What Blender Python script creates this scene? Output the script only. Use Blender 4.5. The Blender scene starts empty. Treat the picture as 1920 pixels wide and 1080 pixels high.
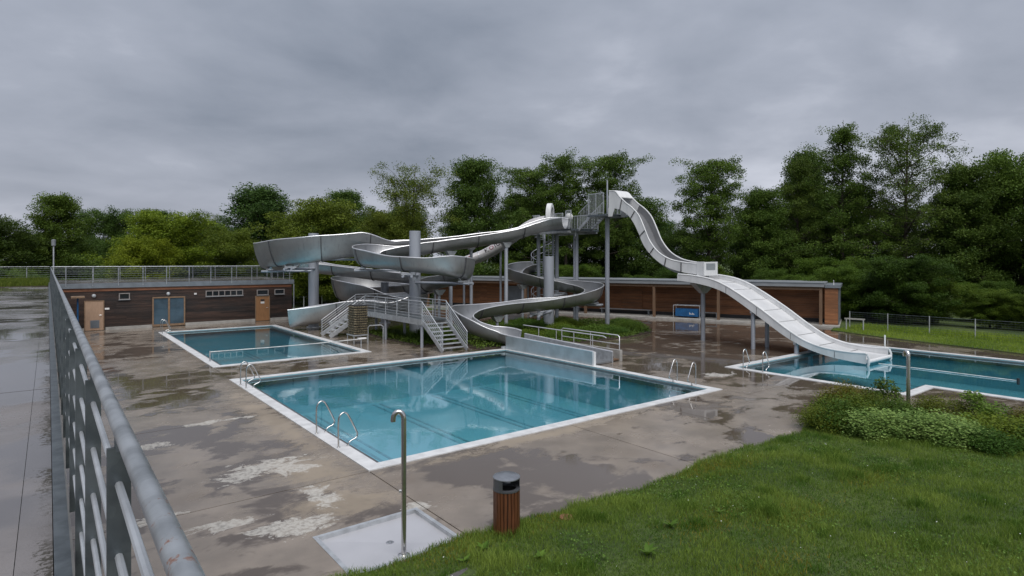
import bpy, bmesh, math, random
import numpy as np
from mathutils import Vector, Matrix

random.seed(7)
R = math.radians
SC = bpy.context.scene
COL = SC.collection

# ------------------------------------------------------------------ camera
cam_d = bpy.data.cameras.new('camera')
cam = bpy.data.objects.new('camera', cam_d)
COL.objects.link(cam)
cam.location = (0, 0, 4.7)
cam.rotation_euler = (R(90), 0, -math.atan2(870, 1118))
cam_d.sensor_width = 36
cam_d.lens = 36 * 1118 / 1920
cam_d.shift_y = -50 / 1920
cam_d.clip_start = 0.05
cam_d.clip_end = 4000
SC.camera = cam

# ------------------------------------------------------------------ world: closed grey cloud deck
SUN_EL, SUN_AZ = 56.0, 205.0
world = bpy.data.worlds.new('World')
SC.world = world
world.use_nodes = True
wt = world.node_tree
wt.nodes.clear()
def wn(t, **k):
    n = wt.nodes.new(t)
    for a, b in k.items():
        setattr(n, a, b)
    return n
def wl(a, b):
    wt.links.new(a, b)
def wmath(op, a, b=None, c=None):
    n = wn('ShaderNodeMath', operation=op)
    for i, s in enumerate((a, b, c)):
        if s is None:
            continue
        if isinstance(s, (int, float)):
            n.inputs[i].default_value = s
        else:
            wl(s, n.inputs[i])
    return n.outputs[0]
sky = wn('ShaderNodeTexSky', sky_type='NISHITA', sun_disc=False, sun_elevation=R(SUN_EL), sun_rotation=R(SUN_AZ),
         air_density=1.0, dust_density=4.0, ozone_density=1.0)
tc = wn('ShaderNodeTexCoord')
sep = wn('ShaderNodeSeparateXYZ'); wl(tc.outputs['Generated'], sep.inputs[0])
zc = wmath('MAXIMUM', sep.outputs[2], 0.0)
den = wmath('ADD', zc, 0.24)
com = wn('ShaderNodeCombineXYZ')
wl(wmath('DIVIDE', sep.outputs[0], den), com.inputs[0])
wl(wmath('DIVIDE', sep.outputs[1], den), com.inputs[1])
mp = wn('ShaderNodeMapping'); mp.inputs['Scale'].default_value = (0.8, 0.9, 1); mp.inputs['Rotation'].default_value = (0, 0, R(38))
mp.inputs['Location'].default_value = (2.3, 0.7, 0)
wl(com.outputs[0], mp.inputs[0])
n1 = wn('ShaderNodeTexNoise'); n1.inputs['Scale'].default_value = 0.6; n1.inputs['Detail'].default_value = 6; n1.inputs['Roughness'].default_value = .5
n1.inputs['Distortion'].default_value = .3
wl(mp.outputs[0], n1.inputs['Vector'])
n2 = wn('ShaderNodeTexNoise'); n2.inputs['Scale'].default_value = 2.3; n2.inputs['Detail'].default_value = 8; n2.inputs['Roughness'].default_value = .52
n2.inputs['Distortion'].default_value = .25
wl(mp.outputs[0], n2.inputs['Vector'])
cl = wmath('ADD', wmath('MULTIPLY', n1.outputs['Fac'], .66), wmath('MULTIPLY', n2.outputs['Fac'], .34))
rp = wn('ShaderNodeValToRGB'); wl(cl, rp.inputs[0]); rp.color_ramp.interpolation = 'LINEAR'
e = rp.color_ramp.elements
e[0].position = .33; e[0].color = (.112, .130, .162, 1)
e[1].position = .66; e[1].color = (.372, .388, .436, 1)
m = e.new(.5); m.color = (.200, .217, .257, 1)
# overcast: the cloud deck gets gently brighter towards the zenith, thin and pale right at the horizon
zr = wmath('ADD', 1.0, wmath('MULTIPLY', zc, .55))
hz = wmath('MULTIPLY', wmath('POWER', wmath('SUBTRACT', 1.0, zc), 9.0), .42)
hmix = wn('ShaderNodeMixRGB'); wl(hz, hmix.inputs[0]); wl(rp.outputs[0], hmix.inputs[1]); hmix.inputs[2].default_value = (.40, .405, .455, 1)
scl = wn('ShaderNodeVectorMath', operation='SCALE'); wl(hmix.outputs[0], scl.inputs[0]); wl(zr, scl.inputs['Scale'])
bg1 = wn('ShaderNodeBackground'); wl(scl.outputs[0], bg1.inputs[0]); bg1.inputs[1].default_value = .95
bg2 = wn('ShaderNodeBackground'); wl(sky.outputs[0], bg2.inputs[0]); bg2.inputs[1].default_value = .05
mixs = wn('ShaderNodeMixShader'); mixs.inputs[0].default_value = .94
wl(bg2.outputs[0], mixs.inputs[1]); wl(bg1.outputs[0], mixs.inputs[2])
wo = wn('ShaderNodeOutputWorld'); wl(mixs.outputs[0], wo.inputs[0])

sun_d = bpy.data.lights.new('sun', 'SUN')
sun_d.energy = 1.5; sun_d.angle = R(55); sun_d.color = (1, .97, .93)
sun = bpy.data.objects.new('sun', sun_d); COL.objects.link(sun)
sun.rotation_euler = (R(90 - SUN_EL), 0, R(180 - SUN_AZ) )
sun.location = (0, 0, 40)

vs = SC.view_settings
vs.view_transform = 'Standard'; vs.look = 'None'; vs.exposure = 0.85; vs.gamma = 1.0
vs.use_curve_mapping = False
SC.cycles.max_bounces = 6
SC.cycles.transparent_max_bounces = 12
SC.cycles.caustics_reflective = False
SC.cycles.caustics_refractive = False
SC.cycles.use_denoising = True

# ------------------------------------------------------------------ helpers
ORG = {}
def tag(o, label=None, cat=None, group=None, kind=None):
    if label: o['label'] = label
    if cat: o['category'] = cat
    if group: o['group'] = group
    if kind: o['kind'] = kind
    return o
def thing(name, label, cat, loc=(0, 0, 0), rz=0.0, group=None, kind=None):
    o = bpy.data.objects.new(name, None)
    o.empty_display_size = .2
    COL.objects.link(o)
    o.location = loc; o.rotation_euler = (0, 0, rz)
    ORG[o] = Matrix.Translation(loc) @ Matrix.Rotation(rz, 4, 'Z')
    return tag(o, label, cat, group, kind)
def link_mesh(name, me, mat, parent=None):
    o = bpy.data.objects.new(name, me)
    COL.objects.link(o)
    if mat is not None and not me.materials:
        me.materials.append(mat)
    if parent is not None:
        o.parent = parent
        ORG[o] = ORG[parent]
    else:
        ORG[o] = Matrix.Identity(4)
    return o
def copy_tree(o, parent=None):
    c = o.copy(); COL.objects.link(c)
    c.parent = parent
    for ch in o.children:
        copy_tree(ch, c)
    return c

class MB:
    def __init__(s):
        s.v = []; s.f = []
    def quad(s, a, b, c, d):
        n = len(s.v); s.v += [tuple(a), tuple(b), tuple(c), tuple(d)]; s.f.append((n, n+1, n+2, n+3)); return s
    def hexa(s, p):                       # 8 points: bottom 4 ccw, top 4 ccw
        n = len(s.v); s.v += [tuple(q) for q in p]
        for q in ((3,2,1,0),(4,5,6,7),(0,1,5,4),(1,2,6,5),(2,3,7,6),(3,0,4,7)):
            s.f.append(tuple(n+i for i in q))
        return s
    def box(s, x0, x1, y0, y1, z0, z1):
        return s.hexa([(x0,y0,z0),(x1,y0,z0),(x1,y1,z0),(x0,y1,z0),(x0,y0,z1),(x1,y0,z1),(x1,y1,z1),(x0,y1,z1)])
    def bar(s, a, b, w, h):               # rectangular bar from a to b
        a = Vector(a); b = Vector(b); t = (b-a).normalized()
        up = Vector((0,0,1))
        if abs(t.z) > .98: up = Vector((0,1,0))
        x = t.cross(up).normalized()*w/2; y = x.cross(t).normalized()*h/2
        return s.hexa([a-x-y, a+x-y, b+x-y, b-x-y, a-x+y, a+x+y, b+x+y, b-x+y])
    def loft(s, rings, closed=True, caps=True):
        n0 = len(s.v); k = len(rings[0])
        for r in rings: s.v += [tuple(p) for p in r]
        for i in range(len(rings)-1):
            for j in range(k if closed else k-1):
                a = n0+i*k+j; b = n0+i*k+(j+1) % k
                s.f.append((a, b, b+k, a+k))
        if caps and closed:
            s.f.append(tuple(n0+j for j in reversed(range(k))))
            s.f.append(tuple(n0+(len(rings)-1)*k+j for j in range(k)))
        return s
    def tube(s, pts, r, n=8, caps=True):
        pts = [Vector(p) for p in pts]
        rs = r if isinstance(r, (list, tuple)) else [r]*len(pts)
        rings = []; prev = None
        for i, p in enumerate(pts):
            t = (pts[min(i+1, len(pts)-1)]-pts[max(i-1, 0)])
            t = t.normalized() if t.length > 1e-9 else Vector((0,0,1))
            if prev is None:
                up = Vector((0,0,1)) if abs(t.z) < .9 else Vector((1,0,0))
                x = t.cross(up).normalized()
            else:
                x = (prev - t*prev.dot(t)).normalized()
            prev = x; y = t.cross(x)
            rings.append([p + (x*math.cos(2*math.pi*j/n)+y*math.sin(2*math.pi*j/n))*rs[i] for j in range(n)])
        return s.loft(rings, True, caps)
    def lathe(s, c, prof, n=24, caps=True):  # prof: (r,z)
        return s.loft([[(c[0]+r*math.cos(2*math.pi*j/n), c[1]+r*math.sin(2*math.pi*j/n), c[2]+z) for j in range(n)] for r, z in prof], True, caps)
    def prism(s, pts, z0, z1):
        return s.loft([[(x, y, z0) for x, y in pts], [(x, y, z1) for x, y in pts]])
    def build(s, name, mat, parent=None, smooth=False, local=False, kind=None):
        v = s.v
        if parent is not None and not local:
            inv = ORG[parent].inverted()
            v = [tuple(inv @ Vector(p)) for p in v]
        me = bpy.data.meshes.new(name)
        me.from_pydata(v, [], s.f)
        if smooth:
            me.shade_smooth()
            try: me.set_sharp_from_angle(angle=R(38))
            except Exception: pass
        me.update()
        o = link_mesh(name, me, mat, parent)
        if kind: o['kind'] = kind
        return o

def spline(pts, step=.25):
    P = [np.array(p, float) for p in pts]
    P = [2*P[0]-P[1]] + P + [2*P[-1]-P[-2]]
    out = []
    for i in range(1, len(P)-2):
        p0, p1, p2, p3 = P[i-1:i+3]
        d = lambda a, b: max(np.linalg.norm((b-a)[:3])**.5, 1e-4)
        t0 = 0; t1 = t0+d(p0,p1); t2 = t1+d(p1,p2); t3 = t2+d(p2,p3)
        n = max(2, int(np.linalg.norm((p2-p1)[:3])/step))
        for k in range(n):
            t = t1+(t2-t1)*k/n
            A1 = (t1-t)/(t1-t0)*p0+(t-t0)/(t1-t0)*p1
            A2 = (t2-t)/(t2-t1)*p1+(t-t1)/(t2-t1)*p2
            A3 = (t3-t)/(t3-t2)*p2+(t-t2)/(t3-t2)*p3
            B1 = (t2-t)/(t2-t0)*A1+(t-t0)/(t2-t0)*A2
            B2 = (t3-t)/(t3-t1)*A2+(t-t1)/(t3-t1)*A3
            out.append((t2-t)/(t2-t1)*B1+(t-t1)/(t2-t1)*B2)
    out.append(P[-2])
    return out

# ------------------------------------------------------------------ materials
MATS = {}
class NT:
    def __init__(s, name):
        s.m = bpy.data.materials.new(name); s.m.use_nodes = True
        s.t = s.m.node_tree; s.t.nodes.clear()
        s.out = s.n('ShaderNodeOutputMaterial')
        s.pos = s.n('ShaderNodeNewGeometry').outputs['Position']
    def n(s, t, **k):
        n = s.t.nodes.new(t)
        for a, b in k.items(): setattr(n, a, b)
        return n
    def l(s, a, b): s.t.links.new(a, b)
    def put(s, sock, val):
        if isinstance(val, (int, float)): sock.default_value = val
        elif isinstance(val, tuple):
            sock.default_value = val if len(val) == len(sock.default_value) else (*val, 1)
        else: s.l(val, sock)
    def math(s, op, a, b=None, c=None, clamp=False):
        n = s.n('ShaderNodeMath', operation=op); n.use_clamp = clamp
        for i, x in enumerate((a, b, c)):
            if x is not None: s.put(n.inputs[i], x)
        return n.outputs[0]
    def map(s, vec, scale=(1,1,1), rot=(0,0,0), loc=(0,0,0)):
        n = s.n('ShaderNodeMapping'); s.l(vec, n.inputs[0])
        n.inputs['Scale'].default_value = scale; n.inputs['Rotation'].default_value = rot; n.inputs['Location'].default_value = loc
        return n.outputs[0]
    def noise(s, vec, scale, detail=4, rough=.55, dist=0):
        n = s.n('ShaderNodeTexNoise'); s.l(vec, n.inputs['Vector'])
        n.inputs['Scale'].default_value = scale; n.inputs['Detail'].default_value = detail
        n.inputs['Roughness'].default_value = rough; n.inputs['Distortion'].default_value = dist
        return n.outputs['Fac']
    def ramp(s, fac, a, b):
        n = s.n('ShaderNodeMapRange', interpolation_type='SMOOTHSTEP'); s.put(n.inputs[0], fac)
        n.inputs[1].default_value = a; n.inputs[2].default_value = b
        return n.outputs[0]
    def mix(s, f, a, b, mode='MIX'):
        n = s.n('ShaderNodeMixRGB', blend_type=mode)
        s.put(n.inputs[0], f); s.put(n.inputs[1], a); s.put(n.inputs[2], b)
        return n.outputs[0]
    def bump(s, h, strength, dist=.02):
        n = s.n('ShaderNodeBump'); n.inputs['Strength'].default_value = strength; n.inputs['Distance'].default_value = dist
        s.l(h, n.inputs['Height']); return n.outputs[0]
    def bsdf(s, col, rough, metal=0.0, normal=None, ior=1.45, **k):
        b = s.n('ShaderNodeBsdfPrincipled')
        s.put(b.inputs['Base Color'], col); s.put(b.inputs['Roughness'], rough); s.put(b.inputs['Metallic'], metal)
        b.inputs['IOR'].default_value = ior
        for kk, vv in k.items(): s.put(b.inputs[kk], vv)
        if normal is not None: s.l(normal, b.inputs['Normal'])
        s.l(b.outputs[0], s.out.inputs[0])
        return s.m
def simple(name, col, rough=.5, metal=0.0, var=.18, vs=3.0, bump=0.0, bs=40.0, rvar=.12, stretch=(1,1,1)):
    t = NT(name)
    p = t.map(t.pos, stretch)
    n = t.noise(p, vs, 5)
    lo = tuple(c*(1-var) for c in col); hi = tuple(min(1, c*(1+var)) for c in col)
    c = t.mix(t.ramp(n, .3, .7), lo, hi)
    r = t.math('ADD', rough-rvar/2, t.math('MULTIPLY', t.noise(p, vs*2.7, 4), rvar))
    nm = t.bump(t.noise(p, bs, 4), bump) if bump else None
    return t.bsdf(c, r, metal, nm)

M = {}
M['steel'] = simple('brushed_steel', (.50, .50, .515), .42, .92, .16, 1.1, .03, 30, .16)
def steel_streak():
    t = NT('slide_steel')
    p = t.pos
    a = t.noise(p, .6, 4); b = t.noise(t.map(p, (1, 1, .12)), 7, 4)
    c = t.mix(t.ramp(a, .3, .7), (.34, .345, .35), (.43, .435, .44))
    c = t.mix(t.math('MULTIPLY', t.ramp(b, .52, .75), .45), c, (.23, .228, .23))
    r = t.math('ADD', .36, t.math('MULTIPLY', t.noise(p, 2.2, 5), .18))
    return t.bsdf(c, r, .9, t.bump(t.noise(p, 1.6, 2), .06, .05))
M['slide_steel'] = steel_streak()
M['slide_in'] = M['slide_steel']
M['rim_steel'] = simple('polished_rim', (.74, .74, .75), .3, .75, .08, 2)
M['flange'] = simple('flange_grey', (.11, .11, .115), .5, .4, .15, 3)
def galv(name, lo, hi, spots=()):
    t = NT(name)
    v = t.n('ShaderNodeTexVoronoi'); v.inputs['Scale'].default_value = 45; t.l(t.pos, v.inputs['Vector'])
    n = t.noise(t.pos, 9, 3)
    c = t.mix(t.ramp(n, .25, .75), lo, hi)
    c = t.mix(t.math('MULTIPLY', t.ramp(t.noise(v.outputs['Position'], 9, 0), .35, .65), .2), c, tuple(v*1.5 for v in hi))
    gate = t.ramp(t.noise(t.pos, 2.3, 2), .64, .74)
    for (x, y, z, r_) in spots:
        q = t.n('ShaderNodeVectorMath', operation='DISTANCE'); t.l(t.pos, q.inputs[0]); q.inputs[1].default_value = (x, y, z)
        gate = t.math('MAXIMUM', gate, t.ramp(q.outputs['Value'], r_, r_*.3))
    rust = t.math('MULTIPLY', t.ramp(t.noise(t.pos, 34, 6, .66), .57, .66), gate)
    c = t.mix(rust, c, (.17, .06, .025))
    r = t.math('ADD', .24, t.math('MULTIPLY', t.noise(t.pos, 30, 4), .22))
    met = t.math('SUBTRACT', .7, t.math('MULTIPLY', rust, .6))
    return t.bsdf(c, r, met, t.bump(t.noise(t.pos, 120, 3), .12, .004))
M['galv'] = galv('galvanised_steel', (.085, .10, .11), (.15, .17, .18))
M['galv_rail'] = galv('galvanised_rail', (.22, .235, .245), (.42, .44, .455), [(.135, 1.02, 4.35, .15), (.14, .86, 4.345, .13)])
M['column'] = simple('painted_column', (.36, .385, .43), .38, .25, .10, 1.4, 0, 30, .1, (1, 1, .25))
M['galv_light'] = simple('light_galvanised', (.48, .50, .52), .42, .55, .16, 5)
M['chrome'] = simple('polished_stainless', (.62, .61, .60), .20, .95, .08, 4, 0, 30, .1)
def grp():
    t = NT('white_slide_shell')
    s = t.noise(t.map(t.pos, (2.5, .8, .25)), 2.2, 5)
    c = t.mix(t.ramp(s, .35, .75), (.69, .695, .70), (.56, .57, .575))
    c = t.mix(t.math('MULTIPLY', t.ramp(t.noise(t.pos, 5, 6), .58, .78), .35), c, (.45, .45, .43))
    return t.bsdf(c, t.math('ADD', .28, t.math('MULTIPLY', t.noise(t.pos, 4, 4), .2)), 0.0)
M['white_grp'] = grp()
M['white_bed'] = simple('white_slide_bed', (.58, .585, .59), .32, .05, .10, .9, 0, 20, .08)
M['seam'] = simple('grey_seam', (.22, .22, .22), .6)
M['grey_bed'] = simple('grey_slide_bed', (.26, .265, .275), .34, .5, .14, .8, 0, 20, .1)
M['dark_gap'] = simple('dark_joint', (.035, .033, .03), .8, 0, .2)
M['blue'] = simple('blue_plastic', (.014, .09, .23), .4, 0, .2, 2)
M['tube_white'] = simple('white_tube', (.50, .485, .49), .4, .1, .14, 1.0)
M['print_dark'] = simple('dark_print', (.03, .02, .03), .6)
M['print_red'] = simple('red_print', (.20, .05, .07), .6)
M['black'] = simple('black_metal', (.02, .02, .022), .5)
M['glass_dark'] = simple('dark_window_glass', (.02, .024, .028), .06, 0, .2, 1, 0, 30, .03)
M['glass_blue'] = simple('door_glass', (.05, .085, .115), .05, 0, .35, .8, 0, 30, .03)
M['white_paint'] = simple('white_paint', (.72, .72, .71), .5)
M['fascia'] = simple('grey_metal_fascia', (.20, .225, .25), .45, .4, .12, 2)
M['roof_metal'] = simple('pale_roof_edge', (.27, .29, .31), .45, .3, .1, 1)
M['door_wood'] = simple('orange_door_wood', (.28, .145, .066), .5, 0, .14, 4, .04, 30, .1, (8, 8, .6))
M['door_pale'] = simple('pale_door_wood', (.38, .255, .175), .5, 0, .1, 4, .04, 30, .1, (8, 8, .6))
M['frame_wood'] = simple('window_frame_wood', (.22, .145, .09), .5, 0, .15, 6)
M['frame_grey'] = simple('grey_window_frame', (.25, .23, .22), .5, 0, .15, 6)
def wood(name, a, b, d, band=8.0, rough=.55, weather=None, axis=(.6, .6, 9)):
    t = NT(name)
    n = t.noise(t.map(t.pos, axis), 3.0, 6, .6)
    big = t.noise(t.map(t.pos, (.35, .35, 1.4)), 1.0, 4)
    c = t.mix(t.ramp(n, .3, .72), a, b)
    c = t.mix(t.ramp(big, .42, .68), c, d)
    info = t.n('ShaderNodeAttribute', attribute_name='tint')
    c = t.mix(.7, c, info.outputs['Color'], 'MULTIPLY')
    return t.bsdf(c, t.math('ADD', rough-.1, t.math('MULTIPLY', n, .2)), 0.0, t.bump(n, .2, .01))
M['clad_dark'] = wood('weathered_dark_cladding', (.034, .023, .019), (.098, .056, .041), (.030, .025, .024))
M['clad_red'] = wood('reddish_cladding', (.26, .105, .045), (.40, .18, .08), (.21, .095, .045))
M['post_wood'] = simple('timber_post', (.15, .092, .056), .6, 0, .2, 3, .1, 30, .1, (6, 6, .5))
M['bin_wood'] = simple('oiled_slat_wood', (.105, .040, .018), .42, 0, .35, 5, .12, 40, .1, (9, 9, .5))
M['bin_metal'] = simple('dark_grey_bin_metal', (.10, .105, .115), .38, .4, .1, 4)
M['bin_lid'] = simple('bin_lid_metal', (.22, .235, .26), .32, .5, .12, 9)
M['conc'] = simple('pale_concrete', (.33, .32, .30), .65, 0, .18, 2.2, .2, 40)
M['plinth'] = simple('wet_plinth_concrete', (.18, .175, .165), .45, 0, .2, 1.5)
M['coping'] = simple('white_coping', (.60, .605, .61), .42, 0, .13, 2.5, .06, 60)
M['gutter'] = simple('dark_gutter_steel', (.16, .165, .17), .35, .6, .15, 3)
def basin():
    t = NT('pool_basin_steel')
    n = t.noise(t.pos, .5, 3)
    c = t.mix(n, (.155, .41, .50), (.21, .49, .575))
    return t.bsdf(c, .5, 0.0)
M['basin'] = basin()
M['lane'] = simple('lane_mark', (.10, .29, .365), .5, 0, .2)
def water():
    t = NT('pool_water')
    p = t.pos
    h = t.math('ADD', t.math('MULTIPLY', t.noise(t.map(p, (1, 1, 1), (0, 0, R(38))), 2.6, 3, .5, .6), .6), t.math('MULTIPLY', t.noise(p, 9, 2), .12))
    calm = t.ramp(t.noise(p, .22, 3), .3, .7)
    hh = t.math('MULTIPLY', h, t.math('ADD', .35, t.math('MULTIPLY', calm, .65)))
    nm = t.bump(hh, .06, .06)
    lw = t.n('ShaderNodeLayerWeight'); lw.inputs['Blend'].default_value = .5; t.l(nm, lw.inputs['Normal'])
    fr = t.math('ADD', .06, t.math('MULTIPLY', t.math('POWER', lw.outputs['Facing'], 2.9), .94), clamp=True)
    tr = t.n('ShaderNodeBsdfTransparent'); tr.inputs[0].default_value = (.72, .91, .94, 1)
    gl = t.n('ShaderNodeBsdfGlossy'); gl.inputs['Roughness'].default_value = .03; gl.inputs['Color'].default_value = (.90, .985, 1, 1); t.l(nm, gl.inputs['Normal'])
    mx = t.n('ShaderNodeMixShader'); t.l(fr, mx.inputs[0]); t.l(tr.outputs[0], mx.inputs[1]); t.l(gl.outputs[0], mx.inputs[2])
    t.l(mx.outputs[0], t.out.inputs[0])
    return t.m
M['water'] = water()

def sepx(t):
    n = t.n('ShaderNodeSeparateXYZ'); t.l(t.pos, n.inputs[0]); return n.outputs[0]
def wet_deck(name, c_dry, c_wet, pud=(.47, .56), stains=(), tans=(), rough=(.04, .26), far=False, edge=False):
    t = NT(name)
    p = t.pos
    pn = t.noise(p, .75, 3, .5, .1) if edge else t.math('ADD', t.math('MULTIPLY', t.noise(t.map(p, (1, .75, 1), (0, 0, R(20))), .30, 5, .55, .6), .62), t.math('MULTIPLY', t.noise(t.map(p, (.8, 1.2, 1)), 1.25, 6, .6, .4), .38))
    if far: pn = t.math('ADD', pn, t.math('MULTIPLY', t.ramp(sepx(t), 19.0, 25.0), .055))
    wet = t.ramp(pn, *pud)                                     # 1 where water stands
    c = t.mix(t.ramp(t.noise(p, .9, 6), .28, .72), tuple(v*.72 for v in c_dry), tuple(v*1.18 for v in c_dry))
    c = t.mix(t.math('MULTIPLY', t.ramp(t.noise(p, .21, 5, .6), .48, .66), .6), c, tuple(v*f for v, f in zip(c_dry, (.62, .55, .48))))
    c = t.mix(t.math('MULTIPLY', t.noise(p, 60, 3), .35), c, tuple(v*.6 for v in c_dry))
    c = t.mix(wet, c, c_wet)
    info = t.n('ShaderNodeObjectInfo')
    c = t.mix(t.math('MULTIPLY', info.outputs['Random'], .22), c, tuple(v*.5 for v in c_dry))
    rr = t.math('ADD', rough[1], t.math('MULTIPLY', t.math('SUBTRACT', t.noise(p, 1.7, 5), .5), .35))
    damp = t.ramp(t.noise(p, 1.1, 3, .5, .1) if edge else t.noise(p, .55, 6, .6, .4), .40, .62)
    rr = t.math('MULTIPLY', rr, t.math('SUBTRACT', 1.0, t.math('MULTIPLY', damp, .62)))
    r = t.mix(wet, rr, (rough[0],)*3)
    dryf = t.math('SUBTRACT', 1.0, wet)
    def spots(lst, nsc, amp, lo, hi):
        acc = None
        sx = t.n('ShaderNodeSeparateXYZ'); t.l(p, sx.inputs[0])
        for (x, y, rx, ry, an) in lst:
            q = t.map(p, (1, 1, 1), (0, 0, 0), (-x, -y, 0))
            q = t.map(q, (1/rx, 1/ry, 0), (0, 0, R(an)))
            ln = t.n('ShaderNodeVectorMath', operation='LENGTH'); t.l(q, ln.inputs[0])
            v = t.math('SUBTRACT', 1.0, ln.outputs['Value'])
            acc = v if acc is None else t.math('MAXIMUM', acc, v)
        n = t.math('ADD', t.math('MULTIPLY', t.noise(t.map(p, (1, 1.5, 1), (0, 0, R(-12))), nsc, 9, .7, .9), .75), t.math('MULTIPLY', t.noise(p, nsc*5, 8, .7, .5), .25))
        return t.ramp(t.math('ADD', acc, t.math('MULTIPLY', t.math('SUBTRACT', n, .5), amp)), lo, hi)
    if tans:
        s = t.math('MULTIPLY', spots(tans, 1.3, 3.2, .1, .9), .7)
        c = t.mix(s, c, (.31, .255, .19)); r = t.mix(s, r, (.62,)*3); dryf = t.math('MAXIMUM', dryf, s)
    if stains:
        s = t.math('MULTIPLY', spots(stains, 1.1, 4.2, .50, .66), t.math('SUBTRACT', 1.0, t.math('MULTIPLY', t.ramp(t.noise(p, 11, 6, .75), .44, .62), .65)))
        c = t.mix(t.math('MULTIPLY', s, .85), c, (.47, .455, .42)); r = t.mix(s, r, (.7,)*3)
    if edge:                                                   # silt and moss washed against the edge profile
        band = t.ramp(sepx(t), -.10, .015)
        n = t.math('ADD', t.noise(p, 26, 8, .7, .4), t.math('MULTIPLY', band, .16))
        s = t.math('MULTIPLY', t.math('MULTIPLY', t.ramp(n, .58, .68), t.ramp(sepx(t), -.22, -.04)), t.ramp(t.noise(p, 1.3, 3), .42, .58))
        c = t.mix(s, c, (.045, .04, .03)); r = t.mix(s, r, (.6,)*3)
        s = t.ramp(t.noise(p, 1.6, 8, .66, .4), .52, .68)
        c = t.mix(t.math('MULTIPLY', s, .6), c, (.11, .10, .095))
    bh = t.math('MULTIPLY', t.math('ADD', t.noise(p, 90, 3), t.noise(p, 9, 4)), dryf)
    return t.bsdf(c, r, 0.0, t.bump(bh, .22, .006), 1.5)
M['deck'] = wet_deck('wet_concrete_deck', (.262, .220, .180), (.092, .071, .056), (.485, .54),
    stains=[(4.0, 14.1, 1.7, 1.15, 15), (2.5, 11.5, 1.0, .5, 25), (4.35, 11.6, .5, 1.2, 20), (3.7, 10.6, .9, .55, 8), (3.1, 10.9, .8, .5, 20), (5.6, 10.15, .8, .3, 0), (1.5, 12.55, 1.6, .3, 0),
            (2.2, 17.6, .9, .5, 10), (3.9, 19.15, 1.9, .3, 0), (22.0, 14.2, 1.3, .7, 30)],
    far=True, tans=[(5.25, 18.5, .75, 7.0, 0), (4.7, 13.2, 1.3, 2.0, 20), (10.5, 12.2, 6.0, .5, 0), (4.6, 11.2, 1.6, 1.3, 0)])
M['terrace'] = wet_deck('wet_terrace_sheet', (.215, .20, .198), (.11, .102, .103), (.46, .55), rough=(.04, .26), edge=True)
M['joint'] = simple('dark_joint_filler', (.045, .042, .038), .7)
M['soil'] = simple('planter_soil', (.05, .038, .026), .9, 0, .3, 3, .4, 20)
def grass_ground():
    t = NT('lawn_ground')
    c = t.mix(t.ramp(t.noise(t.pos, .35, 6), .3, .7), (.040, .072, .012), (.105, .145, .032))
    c = t.mix(t.ramp(t.noise(t.pos, 14, 5), .4, .75), c, (.022, .032, .010))
    return t.bsdf(c, .9, 0.0, t.bump(t.noise(t.pos, 25, 4), .6, .05))
M['lawn'] = grass_ground()
def leaf(name, a, b, trans=.28, rough=.5):
    t = NT(name)
    at = t.n('ShaderNodeAttribute', attribute_name='tint')
    oi = t.n('ShaderNodeObjectInfo')
    sx = t.n('ShaderNodeSeparateColor'); t.l(at.outputs['Color'], sx.inputs[0])
    c = t.mix(sx.outputs[0], a, b)
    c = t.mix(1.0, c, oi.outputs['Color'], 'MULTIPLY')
    b1 = t.n('ShaderNodeBsdfPrincipled'); t.l(c, b1.inputs['Base Color']); b1.inputs['Roughness'].default_value = rough; b1.inputs['IOR'].default_value = 1.38; b1.inputs['Specular IOR Level'].default_value = .22
    b2 = t.n('ShaderNodeBsdfTranslucent'); t.l(c, b2.inputs[0])
    mx = t.n('ShaderNodeMixShader'); mx.inputs[0].default_value = trans
    t.l(b1.outputs[0], mx.inputs[1]); t.l(b2.outputs[0], mx.inputs[2]); t.l(mx.outputs[0], t.out.inputs[0])
    return t.m
M['leaf'] = leaf('tree_foliage', (.044, .078, .018), (.128, .176, .040), .36)
M['shrub'] = leaf('shrub_foliage', (.042, .085, .016), (.125, .185, .045))
M['grass'] = leaf('grass_blade', (.055, .125, .013), (.240, .318, .058), .3, .6)
M['bark'] = simple('dark_bark', (.045, .036, .028), .85, 0, .3, 4, .5, 12, .1, (3, 3, .5))
M['clay'] = simple('clay_lid', (.22, .09, .055), .7, 0, .25, 12, .2)
M['slab'] = simple('grey_stone_slab', (.085, .078, .075), .5, 0, .2, 5, .2)
M['tray'] = simple('foot_tray_steel', (.50, .50, .525), .3, .3, .05, .8, 0, 30, .05)
M['float'] = simple('yellowed_rope_float', (.125, .105, .065), .55, 0, .5, 9)
M['rope'] = simple('white_rope', (.62, .63, .62), .6)

def set_tint(me, vals):
    a = me.color_attributes.new('tint', 'FLOAT_COLOR', 'POINT')
    arr = np.ones((len(me.vertices), 4), np.float32); arr[:, :3] = vals
    a.data.foreach_set('color', arr.ravel())
def np_mesh(name, V, F):
    me = bpy.data.meshes.new(name)
    k = F.shape[1]
    me.vertices.add(len(V)); me.vertices.foreach_set('co', V.astype(np.float32).ravel())
    me.loops.add(F.size); me.loops.foreach_set('vertex_index', F.astype(np.int32).ravel())
    me.polygons.add(len(F)); me.polygons.foreach_set('loop_start', np.arange(0, F.size, k, dtype=np.int32))
    try: me.polygons.foreach_set('loop_total', np.full(len(F), k, np.int32))
    except Exception: pass
    me.update(calc_edges=True); me.validate()
    return me

# ================================================================== SETTING
GX0, GX1, GY0, GY1 = -14.0, 52.0, -14.0, 50.0
def structure(o, label=None):
    o['kind'] = 'structure'
    if label: o['label'] = label
    return o
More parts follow.
